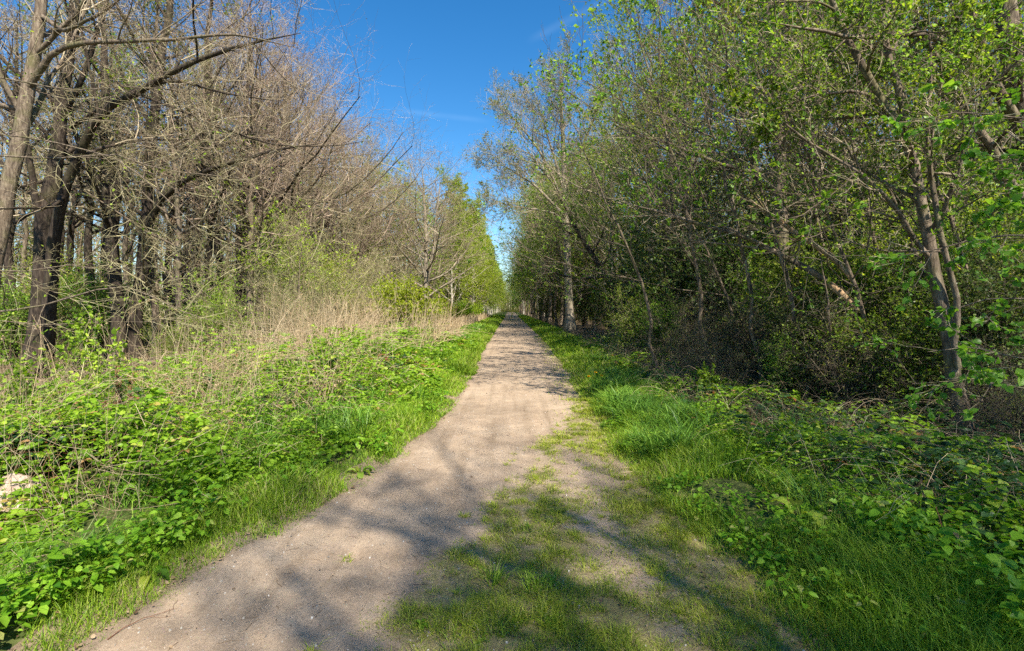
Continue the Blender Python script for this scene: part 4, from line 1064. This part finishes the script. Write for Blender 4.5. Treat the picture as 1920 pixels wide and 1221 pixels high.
# big soft herb leaves at the lower left and along the feet of the banks
g = G()
def herb(g, n, y0, y1, xf, size, hm, seed=81, thr=None):
    y = y0 + (y1 - y0) * rng.random(n); x = xf(y)
    if thr is not None:
        k = noise2(x, y, .4, seed) > thr; x, y = x[k], y[k]; n = len(x)
    k = ((x + 3.1) / .65) ** 4 + ((y - 3.0) / .7) ** 4 > 1; x, y = x[k], y[k]; n = len(x)
    for j in range(5):
        a = rng.random(n) * 6.283
        hh = hm * (.3 + .7 * rng.random(n))
        pos = np.stack([x + .5 * size * np.cos(a), y + .5 * size * np.sin(a), TZ(x, y) + hh], 1)
        xd = np.stack([np.cos(a), np.sin(a), -.1 + .4 * rng.normal(size=n)], 1)
        place(g, LEAF_V, LEAF_F, pos, xd, rdir(n, 2.0, .6), size * np.clip(np.exp(.42 * rng.normal(size=n)), .4, 1.5), np.clip(.5 + .28 * rng.normal(size=n), 0, 1), 0, .75 + .9 * rng.random(n))
herb(g, 1300, 1.9, 3.6, lambda y: sd(y, .35, 1.7), .052, .28, thr=-.35, seed=87)
herb(g, 900, 1.9, 3.4, lambda y: sd(y, .2, 1.2), .04, .2)
herb(g, 1100, 3.2, 9, lambda y: sd(y, .1, 1.3), .045, .16, thr=0)
herb(g, 2600, 2.2, 9, lambda y: sdr(y, .1, 2), .035, .13, thr=.05, seed=83)
herb(g, 350, 2.2, 3.5, lambda y: 2.2 + 1.2 * rng.random(len(y)), .05, .3, seed=84)
tag(g.build('herb_leaves', [M['herb']]), 'soft bright green nettle and goosegrass leaves at the foot of both banks', 'undergrowth', kind='stuff')

# dry straw stems standing in the left bank
def stalks(g, x, y, h, r, lean=.12, K=5, m=0, arc=.25, dirb=(0, 0)):
    n = len(x); P = np.zeros((n, K, 3)); P[:, 0] = np.stack([x, y, TZ(x, y)], 1)
    d = nrm(np.stack([rng.normal(size=n) * lean + dirb[0], rng.normal(size=n) * lean + dirb[1], np.ones(n)], 1))
    a = rng.random(n) * 6.283; b = np.stack([np.cos(a), np.sin(a), -.3 * np.ones(n)], 1) * (arc * rng.random(n) ** 2)[:, None]
    for k in range(1, K):
        P[:, k] = P[:, k - 1] + d * (h / (K - 1))[:, None]; d = nrm(d + b)
    tubes(g, P, r[:, None] * (1 - .7 * np.linspace(0, 1, K))[None], 3, m)
    return P
reseed(606)
g = G()
n = 8500; y = 5.0 + 19 * rng.random(n) ** 1.15; x = np.interp(y, _Y, _PL) - (1.3 + 3.6 * rng.random(n) ** .8)
nn = noise2(x, y, .45, 91) + .7 * noise2(x, y, 1.6, 94); k = nn > -.08; x, y, nn = x[k], y[k], nn[k]; n = len(x)
P = stalks(g, x, y, (.4 + 1.15 * rng.random(n) ** 1.4) * np.clip(.85 + .4 * nn, .5, 1.35) * (1 + .35 * sst(8, 12, y)), np.maximum(.0022, y * .5 / F), .24, K=7, arc=.9)
t_ = P[rng.random(n) < .2, -1]; m_ = len(t_)      # feathery spent seed heads
for q in range(4): place(g, QUAD_V, QUAD_F, t_ + rng.normal(size=(m_, 3)) * .012, rdir(m_, .8), rdir(m_), .035 * np.clip(t_[:, 1] / 9, 1, 2), .1 + .4 * rng.random(m_), 0, .6)
n = 1500; y = 3.4 + 5 * rng.random(n); x = -(3.3 + 3.6 * rng.random(n)) * (y / 6) ** .4
k = noise2(x, y, .7, 92) > -.2; x, y = x[k], y[k]; n = len(x)
stalks(g, x, y, .4 + .7 * rng.random(n), np.maximum(.0018, y * .3 / F), .22, arc=.5)
n = 3000; y = 22 + 60 * rng.random(n) ** 1.5; x = np.interp(y, _Y, _PL) - (2.1 + 3 * rng.random(n))
stalks(g, x, y, .4 + .6 * rng.random(n), y * .4 / F, .14)
# fallen dry blades lying in the bank
n = 1300; y = 2.2 * (12 / 2.2) ** rng.random(n); x = sd(y, .6, 4.5)
a = rng.random(n) * 6.283; L = .1 + .35 * rng.random(n)
zz = TZ(x, y) + moundL(x, y) * (.6 + .5 * rng.random(n))
P = np.stack([np.stack([x + np.cos(a) * L * t, y + np.sin(a) * L * t, zz + .08 * math.sin(3 * t) * rng.random(n) + t * (rng.random(n) - .4) * L * .8], 1) for t in (-.5, 0, .5, 1)], 1)
tubes(g, P, np.maximum(.0014, y * .28 / F)[:, None] * np.ones((1, 4)), 3, 0)
tag(g.build('dry_stalks', [M['straw']]), 'pale straw-coloured dry stems standing and leaning on the left bank', 'dry grass', kind='stuff')
# straw on the right and dead bramble canes
g = G()
def canes(n, y0, y1, xf, rise, L0, L1, m=0):
    y = y0 * (y1 / y0) ** rng.random(n); x = xf(y); K = 8
    a = rng.random(n) * 6.283; L = L0 + (L1 - L0) * rng.random(n)
    t = np.linspace(0, 1, K)
    h = rise * (.3 + rng.random(n))
    P = np.stack([x[:, None] + np.cos(a)[:, None] * L[:, None] * t + .06 * rng.normal(size=(n, 1)) * np.sin(6 * t), y[:, None] + np.sin(a)[:, None] * L[:, None] * t,
                  TZ(x, y)[:, None] + .02 + h[:, None] * np.sin(t * (2.2 + .8 * rng.random((n, 1))))], -1)
    P += np.cumsum(rng.normal(size=P.shape) * .012, 1)
    tubes(g, P, np.maximum(.0018, y * .25 / F)[:, None] * (1 - .5 * t)[None], 3, m)
canes(2600, 8, 32, lambda y: sdr(y, 1.5, 5.5), .5, .3, 1.4, 1)
canes(1500, 3, 11, lambda y: sdr(y, 2.0, 6), .35, .3, 1.3, 1)
canes(500, 3, 20, lambda y: sdr(y, 1.2, 4), .4, .3, 1.2, 0)
canes(500, 6, 20, lambda y: sd(y, 4.5, 9), .4, .3, 1.2, 1)
canes(260, 2.4, 12, lambda y: sd(y, 1, 4.5), .5, .3, 1.0, 2)
tag(g.build('dead_canes', [M['straw'], M['twig_dark'], M['russet']]), 'arching dead bramble canes and brush tangled under the trees', 'brushwood', kind='stuff')
# dead leaves on the floor of the wood and scraps on the path
g = G()
def litter(n, y0, y1, xf, s):
    y = y0 * (y1 / y0) ** rng.random(n); x = xf(y)
    a = rng.random(n) * 6.283
    place(g, LEAF_V, LEAF_F, np.stack([x, y, TZ(x, y) + .012 + .01 * rng.random(n)], 1), np.stack([np.cos(a), np.sin(a), .2 * rng.normal(size=n)], 1), rdir(n, 2.0, .7), s * np.exp(.35 * rng.normal(size=n)) * np.clip(y / 6, 1, 3), None, 0, 1.2)
litter(6000, 3, 30, lambda y: sdr(y, .9, 12), .03)
litter(12000, 5, 30, lambda y: sd(y, 4, 16), .035)
litter(1500, 2, 12, lambda y: sd(y, -.08, .9), .018)
litter(1500, 2, 12, lambda y: PL(y) + (P2(y) + .6 - PL(y)) * rng.random(len(y)), .008)
litter(1400, 2, 8, lambda y: P2(y) + .5 * rng.normal(size=len(y)), .014)
# bits of fallen twig
n = 420; y = 1.9 * (12 / 1.9) ** rng.random(n); x = PL(y) + (P2(y) + .5 - PL(y)) * rng.random(n); a = rng.random(n) * 6.283; L = .015 + .05 * rng.random(n) ** 2
P = np.stack([np.stack([x + np.cos(a + .2 * t) * L * t, y + np.sin(a + .2 * t) * L * t, TZ(x, y) + .007], 1) for t in (-1, 0, 1)], 1)
tubes(g, P, np.full((n, 3), .0011), 3, 0)
tag(g.build('leaf_litter', [M['litter']]), 'brown dead leaves and scraps lying on the ground', 'leaf litter', kind='stuff')
# grit and small stones on the path
g = G()
n = 5200; y = 1.9 * (14 / 1.9) ** rng.random(n); x = PL(y) + (P2(y) + .1 - PL(y)) * rng.random(n)
s = .0022 + .009 * rng.random(n) ** 6 + y * .0002
OV = np.array([[1, 0, 0], [0, 1, 0], [-1, 0, 0], [0, -1, 0], [0, 0, .7], [0, 0, -.7]])
OF = np.array([[0, 1, 4], [1, 2, 4], [2, 3, 4], [3, 0, 4], [1, 0, 5], [2, 1, 5], [3, 2, 5], [0, 3, 5]])
place(g, OV, OF, np.stack([x, y, TZ(x, y) + .005], 1), rdir(n), rdir(n, 1), s, None)
stone = twigmat('grit', [(0, (.12, .1, .08)), (.5, (.3, .26, .21)), (.9, (.42, .38, .32)), (1, (.55, .51, .45))])
tag(g.build('grit', [stone], smooth=False), 'grit and tiny pebbles strewn on the path', 'gravel', kind='stuff')

# ------------------------------------------------------------------ single things
reseed(707)
def leafy_shoot(px, py, Y, h, n, label, mat='leaf_fresh', ls=.045, seed=1, name='leafy_shoot', stem='twig_olive'):
    reseed(seed)
    x = (px - HX) / F * Y; z = float(TZ(x, Y))
    e = empty(name, (x, Y, z)); gs, gl = G(), G()
    K = 8; P = np.zeros((n, K, 3)); d = rdir(n, 3.5, .5)
    P[:, 0, :2] = rng.normal(size=(n, 2)) * .12
    L = h * (.6 + .4 * rng.random(n))
    for k in range(1, K):
        P[:, k] = P[:, k - 1] + d * (L / (K - 1))[:, None]; d = nrm(d + rng.normal(size=d.shape) * .08)
    R = .006 * (1 - .75 * np.linspace(0, 1, K))[None] * np.ones((n, 1))
    tubes(gs, P, R, 5)
    a, b = grow(P, R, 9, .25, 1, 45, 12, .13, 4, .1, .05, rmin=.0012, apex=.3)
    tubes(gs, a, b, 3)
    m = len(a) * 9
    ii = rng.integers(0, len(a), m); pos = a[ii, rng.integers(0, 4, m)] + rng.normal(size=(m, 3)) * .01
    place(gl, LEAF_V, LEAF_F, pos, rdir(m, .2), rdir(m, 1.2), ls * np.exp(.25 * rng.normal(size=m)), None, 0, 1.3)
    gs.build('stem', [M[stem]], e); gl.build('foliage', [M[mat]], e)
    return tag(e, label, 'plant')
leafy_shoot(130, 0, 6.6, 1.5, 9, 'tall leafy elder shoot standing before the dark double trunk', seed=1)
leafy_shoot(195, 0, 6.2, 1.3, 8, 'leafy shoot just right of the tallest one, sunlit yellow-green', seed=2)
leafy_shoot(30, 0, 5.6, 1.0, 8, 'low leafy shoot by the left border of the bank', seed=3)
leafy_shoot(600, 0, 9, 1.15, 8, 'leafy sprig sticking up through the straw on the bank', seed=4, mat='leaf_birch')
leafy_shoot(660, 0, 11, 1.0, 7, 'small leafy sprig behind, close to the bright green verge', seed=5, mat='leaf_birch')
leafy_shoot(1320, 0, 8.2, .7, 8, 'leafy green sprig standing in the right bank above the tall grass', seed=6, mat='leaf_fresh')
leafy_shoot(1800, 0, 4.3, .45, 8, 'sunlit yellow-green bramble sprig in the right bank below the leaning trunk', seed=7, mat='leaf_birch', ls=.04)
leafy_shoot(1500, 0, 5.6, .4, 7, 'low sunlit sprig between the verge and the dark hollow on the right', seed=8, mat='leaf_birch', ls=.04)

# weathered pale rock at the left border
def rock():
    reseed(808)
    import bmesh
    bm = bmesh.new(); bmesh.ops.create_icosphere(bm, subdivisions=5, radius=1)
    cuts = [(nrm(rng.normal(size=3)), .62 + .25 * rng.random()) for _ in range(22)]
    for v in bm.verts:
        c = np.array(v.co)
        for n_, d in cuts:
            q = c.dot(n_)
            if q > d: c = c - n_ * (q - d) * .92
        c = c * (1 + .05 * noise2(c[0] * 3 + c[2] * 2, c[1] * 3 - c[2], 1, 5) + .035 * noise2(c[0] * 9, c[2] * 9 + c[1] * 5, 1, 6) + .02 * noise2(c[0] * 22 + c[1] * 9, c[2] * 22, 1, 7))
        v.co = Vector(c * np.array([.23, .18, .27]))
    me = bpy.data.meshes.new('boulder'); bm.to_mesh(me); bm.free()
    m, nt, out = newmat('pale_rock')
    tcn = nt.nodes.new("ShaderNodeTexCoord")
    n1 = nt.nodes.new("ShaderNodeTexNoise"); n1.inputs['Scale'].default_value = 9; n1.inputs['Detail'].default_value = 9; n1.inputs['Roughness'].default_value = .7
    nt.links.new(tcn.outputs['Object'], n1.inputs['Vector'])
    c = ramp(nt, [(.3, (.13, .08, .08)), (.42, (.36, .25, .2)), (.55, (.55, .42, .32)), (.7, (.66, .56, .45))], n1.outputs[0])
    p = nt.nodes.new("ShaderNodeBsdfPrincipled"); p.inputs['Roughness'].default_value = .9
    nt.links.new(c, p.inputs['Base Color'])
    b = nt.nodes.new("ShaderNodeBump"); b.inputs['Strength'].default_value = 1; b.inputs['Distance'].default_value = .03
    nt.links.new(n1.outputs[0], b.inputs['Height']); nt.links.new(b.outputs[0], p.inputs['Normal']); nt.links.new(p.outputs[0], out.inputs['Surface'])
    me.materials.append(m)
    o = bpy.data.objects.new('boulder', me); COL.objects.link(o)
    x, y = (22 - HX) / F * 3.6, 3.6
    o.location = (x, y, .2)
    tag(o, 'pale pinkish rough boulder sunk in the leaves at the left border', 'rock')
rock()

# dock plant with broad leaves on the right verge
def broad_leaf(g, pos, d, L, w, droop, m=0):
    K, S = 9, 5
    t = np.linspace(0, 1, K); prof = np.sin(np.pi * np.clip(t * .93 + .05, 0, 1)) ** .7 * w
    d = nrm(np.array(d, float)); side = nrm(np.cross(d, [0, 0, 1.]))
    dd = d.copy(); p = np.array(pos, float); V = []
    for k in range(K):
        for s in np.linspace(-1, 1, S):
            V.append(p + side * s * prof[k] + np.array([0, 0, 1]) * (abs(s) * prof[k] * .35 + .006 * math.sin(k * 2.7 + s * 4)))
        p = p + dd * L / (K - 1); dd = nrm(dd + np.array([0, 0, -droop / K * 2.2]))
    i = (np.arange(K - 1)[:, None] * S + np.arange(S - 1)[None]).ravel()
    g.add(np.array(V), np.stack([i, i + 1, i + S + 1, i + S], -1), rng.random(), m)
def dock(x, y, sc, n, label, seed, name='dock_plant'):
    reseed(seed); e = empty(name, (x, y, float(TZ(x, y))))
    for k in range(n):
        g = G(); a = k * 2.4 + rng.random() * .5; el = .5 + .5 * rng.random(); L = sc * (.7 + .5 * rng.random())
        d = np.array([math.cos(a) * math.cos(el), math.sin(a) * math.cos(el), math.sin(el)])
        pet = L * .3
        tubes(g, np.array([[0, 0, 0], d * pet * .5, d * pet * 1.05]), np.array([.004, .003, .0025]), 5)
        broad_leaf(g, d * pet, d, L, L * .2, 1.2 + .5 * rng.random())
        g.build('leaf', [M['leaf_green'] if rng.random() < .6 else M['herb']], e)
    return tag(e, label, 'plant')
dock(2.05, 3.6, .24, 9, 'dock plant with broad dark leaves on the right verge beside a reddish stem', 901)
dock(-1.45, 4.9, .13, 7, 'small dock rosette at the left edge of the path', 902, 'dock_rosette')
dock(-2.1, 2.95, .12, 6, 'little round-leaved weed at the lower left edge of the path', 903, 'dock_rosette')
dock(-2.55, 2.35, .2, 10, 'broad-leaved weed cluster in the bottom left corner', 904, 'corner_weed')
dock(.05, 2.6, .05, 8, 'plantain rosette in the bare ground near the bottom middle', 905, 'plantain')
dock(-.45, 2.55, .045, 8, 'plantain rosette at the lower edge of the bare path', 906, 'plantain')
dock(1.75, 2.9, .12, 8, 'small broad-leaved weed in the lower right grass', 907, 'plantain')

# clumps of coarse grass on the bare ground
def tuft(x, y, n, h, r, label, seed, mat='grass', name='grass_tuft'):
    reseed(seed); g = G()
    a = rng.random(n) * 6.283; rr = r * rng.random(n) ** .7
    X, Y_ = x + rr * np.cos(a), y + rr * np.sin(a)
    blades(g, X, Y_, h * (.5 + .6 * rng.random(n)), .0045 + .002 * rng.random(n), .9, None)
    o = g.build(name, [M[mat]])
    return tag(o, label, 'grass tuft')
tuft(-.09, 2.95, 70, .15, .06, 'upright tuft of broad grass blades in the middle of the foreground', 911)
tuft(.17, 2.9, 130, .13, .11, 'dark spreading grass tuft right of the upright one', 912)
tuft(.22, 2.55, 60, .09, .07, 'low grass tuft below the dark spreading one', 913)
tuft(-.12, 4.05, 40, .08, .05, 'small bright tuft where moss meets the bare path', 914, 'grass_short')
tuft(.12, 3.65, 50, .07, .06, 'low tuft in the mossy patch above the two larger tufts', 915)
tuft(-1.72, 3.6, 90, .1, .12, 'ragged tuft of grass standing out from the left edge onto the path', 916)
tuft(-1.05, 3.25, 30, .05, .05, 'tiny green tuft alone on the bare path', 917, 'grass_short')
tuft(-.15, 2.42, 120, .07, .16, 'matted green tuft at the very bottom of the picture', 918)

reseed(930)
g = G(); n = 150; y = 2.1 * (7 / 2.1) ** rng.random(n); x = PR(y) - .1 + (P2(y) - PR(y)) * rng.random(n)
for a_, b_ in zip(x, y):
    q = int(14 + 26 * rng.random()); aa = rng.random(q) * 6.283; rr = (.015 + .03 * rng.random()) * rng.random(q) ** .6
    blades(g, a_ + rr * np.cos(aa), b_ + rr * np.sin(aa), (.025 + .05 * rng.random()) * (.6 + .5 * rng.random(q)), np.full(q, .0038), 1.2, np.clip(.35 + .3 * rng.random(q) + .3 * rng.random(), 0, 1))
tag(g.build('worn_turf', [M['grass_short']]), 'small scattered sprigs of grass rooted in the worn ground', 'grass', kind='stuff')
# dandelions on the right verge
def dandelion(x, y):
    reseed(921); z = float(TZ(x, y)); e = empty('dandelion', (x, y, z))
    for k in range(9):
        g = G(); a = k * .7; d = np.array([math.cos(a), math.sin(a), .5])
        broad_leaf(g, [0, 0, .02], d, .14, .018, 1.2); g.build('leaf', [M['herb']], e)
    yel = twigmat('dandelion_yellow', [(0, (.75, .42, .01)), (1, (.85, .6, .02))])
    for dx, dy, h in ((-.11, 0, .36), (.02, .03, .43), (.12, -.02, .38)):
        g = G(); P = np.array([[dx * .3, dy, 0], [dx * .7, dy, h * .5], [dx, dy, h]]); tubes(g, P, np.array([.004] * 3), 5)
        s = g.build('flower_stem', [M['grass']], e)
        g = G(); n = 90; a = rng.random(n) * 6.283; r = rng.random(n)
        place(g, QUAD_V, QUAD_F, np.tile([[dx, dy, h]], (n, 1)), np.stack([np.cos(a), np.sin(a), 1.6 * (1 - r)], 1), rdir(n, 1), .036, None, 0, .8)
        g.build('flower_head', [yel], s)
    tag(e, 'dandelion with three yellow flower heads on the right verge', 'flower')
dandelion(1.55, 9.3)

# dead dock stalks with brown seed heads
def dead_dock(px, Y, h, seed, label):
    reseed(seed); x = (px - HX) / F * Y; e = empty('dead_dock', (x, Y, float(TZ(x, Y)))); g = G()
    P = np.zeros((3, 6, 3)); d = rdir(3, 5, .5)
    for k in range(1, 6): P[:, k] = P[:, k - 1] + d * h / 5
    R = .005 * (1 - .6 * np.linspace(0, 1, 6))[None] * np.ones((3, 1)); tubes(g, P, R, 5)
    a, b = grow(P, R, 9, .35, 1, 22, 6, .25, 4, .05, .15, rmin=.0015, apex=.5); tubes(g, a, b, 3)
    g.build('stem', [M['russet']], e)
    g = G(); n = 900; ii = rng.integers(0, len(a), n)
    place(g, QUAD_V, QUAD_F, a[ii, rng.integers(0, 4, n)] + rng.normal(size=(n, 3)) * .008, rdir(n), rdir(n), .014, None, 0, 1.5)
    g.build('seed_head', [M['russet']], e)
    tag(e, label, 'plant')
dead_dock(232, 5.6, .7, 931, 'dead dock stalk with rusty brown seed heads amid the left brambles')
dead_dock(205, 5.2, .42, 932, 'shorter dead dock stalk left of the taller rusty one')

# canes on the lower right
def cane(pts, Y0, Y1, r, mat, label, seed, name='bramble_cane'):
    reseed(seed); g = G()
    P = resample([at(px, py, Y0 + (Y1 - Y0) * k / (len(pts) - 1)) for k, (px, py) in enumerate(pts)], 14)
    b = P[0].copy(); b[2] = float(TZ(b[0], b[1])); P = P - b; P[0, 2] = min(P[0, 2], -.01)
    R = np.linspace(r, r * .35, 14)[None]; tubes(g, P[None], R, 6)
    e = empty(name, tuple(b)); g.build('stem', [M[mat]], e)
    g = G(); n = 16; a, c = grow(P[None], R, 5, .2, 1, 45, 12, .12, 4, .1, .05, rmin=.0012); 
    m = 30; ii = rng.integers(0, len(a), m)
    place(g, LEAF_V, LEAF_F, a[ii, rng.integers(1, 4, m)], rdir(m, .2), rdir(m, 1.5), .03, None, 0, 1.3)
    tubes(g, a, c, 3, 1)
    g.build('foliage', [M['bramble'], M[mat]], e)
    tag(e, label, 'bramble')
cane([(1835, 1230), (1822, 1180), (1815, 1120), (1805, 1060), (1795, 1000)], 2.5, 2.7, .004, 'russet', 'reddish bramble cane rising upright in the lower right corner', 941)
cane([(1830, 1200), (1800, 1110), (1780, 1050), (1770, 1000), (1755, 950)], 2.6, 3.0, .004, 'russet', 'second reddish cane leaning left beside the upright one', 942)
cane([(1650, 1160), (1690, 1120), (1740, 1090), (1800, 1070)], 2.8, 3.0, .003, 'straw', 'pale dry cane arching low over the lower right grass', 943)
cane([(1838, 1060), (1835, 1010), (1830, 960), (1825, 905)], 3.2, 3.3, .003, 'twig_dark', 'thin dark upright stem above the reddish canes', 944)
cane([(1492, 1010), (1488, 975), (1480, 945), (1472, 918)], 3.5, 3.6, .0035, 'russet', 'thin reddish dead stem rising from the dock plant on the right', 947)
cane([(60, 900), (52, 780), (78, 660), (75, 600)], 5.2, 5.6, .004, 'straw', 'tall buff cane in front of the dark double trunk', 945)
cane([(130, 880), (115, 740), (92, 650), (60, 590)], 5.4, 5.8, .004, 'straw', 'buff cane bending left from the elder shoots', 946)

# fallen logs, stump and sticks
def log(p0, p1, r, label, seed, mat='bark_pale', name='fallen_log', end=None):
    reseed(seed); a = np.array(p0, float); b = np.array(p1, float); K = 10
    P = a + (b - a) * np.linspace(0, 1, K)[:, None]; P[1:-1] += rng.normal(size=(K - 2, 3)) * np.linalg.norm(b - a) * .008
    e = empty(name, tuple(a)); g = G()
    R = np.linspace(r, r * .7, K) * (1 + .06 * rng.normal(size=K)); tubes(g, (P - a)[None], R[None], 10, 0, rough=.04); g.build('bark', [M[mat]], e)
    g = G(); n1 = nrm(b - a); s = nrm(np.cross(n1, [0, 0, 1.])); u = np.cross(s, n1)
    for c, rr, sg in ((P[0] - a, R[0], -1), (P[-1] - a, R[-1], 1)):
        k = np.arange(12) / 12 * 6.283; V = c + sg * n1 * .004 + (np.cos(k)[:, None] * s + np.sin(k)[:, None] * u) * rr * .97
        g.add(V, np.array([np.arange(12)]), .5)
    g.build('cut_end', [M['torn_wood']], e)
    tag(e, label, 'log')
def gp(px, Y, dz=0):
    x = (px - HX) / F * Y; return (x, Y, float(TZ(x, Y)) + dz)
log(gp(1565, 9.3, .08), gp(1690, 8.6, .1), .045, 'pale fallen log lying on the shaded floor left of the leaning trunk', 951)
log(gp(1430, 9.5, .1), gp(1330, 10.5, .12), .03, 'thin grey pole lying at the foot of the right thicket', 952, name='fallen_pole')
log(gp(1500, 10, .12), gp(1390, 9.4, .5), .022, 'pole propped on brushwood at the foot of the right thicket', 953, name='propped_pole')
log(gp(1640, 11, .1), gp(1480, 11.5, .1), .05, 'mossy log behind the shaded hollow on the right', 954, 'bark')
log(gp(1900, 8, .15), gp(1830, 6.7, .4), .03, 'broken limb leaning by the foot of the leaning trunk', 955, 'bark', name='broken_limb')
log(gp(110, 20, .1), gp(260, 19, .12), .09, 'dark log on the floor of the left wood', 956, 'bark_dark')
def stump(x, y, r, h, label):
    reseed(961); e = empty('tree_stump', (x, y, float(TZ(x, y)) - .05)); g = G()
    P = np.array([[0, 0, 0], [0, 0, h * .3], [0, 0, h * .7], [.01, 0, h]]); tubes(g, P[None], np.array([[r * 1.5, r * 1.1, r, r * .95]]), 14, rough=.06); g.build('bark', [M['bark_dark']], e)
    g = G(); k = np.arange(14) / 14 * 6.283; V = np.stack([.01 + r * .93 * np.cos(k), r * .93 * np.sin(k), h + .003 + .01 * rng.normal(size=14)], 1); g.add(V, np.array([np.arange(14)]), .5); g.build('cut_face', [M['bark']], e)
    tag(e, label, 'stump')
stump(4.15, 5.25, .2, .25, 'dark rotten stump in the shaded hollow on the right')
def stick(pts, r, label, seed, mat='twig_dark', name='fallen_stick'):
    reseed(seed); g = G(); P = resample([(x, y, float(TZ(x, y)) + .008 + z) for x, y, z in pts], 12)
    P[:, 2] += np.abs(rng.normal(size=12)) * .004
    tubes(g, P[None], np.linspace(r, r * .4, 12)[None], 6)
    a, b = grow(P[None], np.linspace(r, r * .4, 12)[None], 3, .2, .9, 35, 8, .3, 5, .1, 0, rmin=.001); a[:, :, 2] = np.maximum(a[:, :, 2], TZ(a[..., 0], a[..., 1]) + .006)
    tubes(g, a, b, 4)
    tag(g.build(name, [M[mat]]), label, 'stick')
stick([(-1.94, 2.44, 0), (-1.93, 2.52, .005), (-1.88, 2.6, .01), (-1.79, 2.7, 0)], .0024, 'thin dark twig lying on the path at the lower left', 971, 'russet')
stick([(.2, 2.62, 0), (.3, 2.66, 0), (.4, 2.6, 0)], .0025, 'short dark stick on the bare ground right of the tufts', 973)
stick([(1.05, 4.9, 0), (1.2, 4.95, 0), (1.35, 4.9, 0)], .005, 'pale stick in the short grass of the right verge', 974, 'straw')
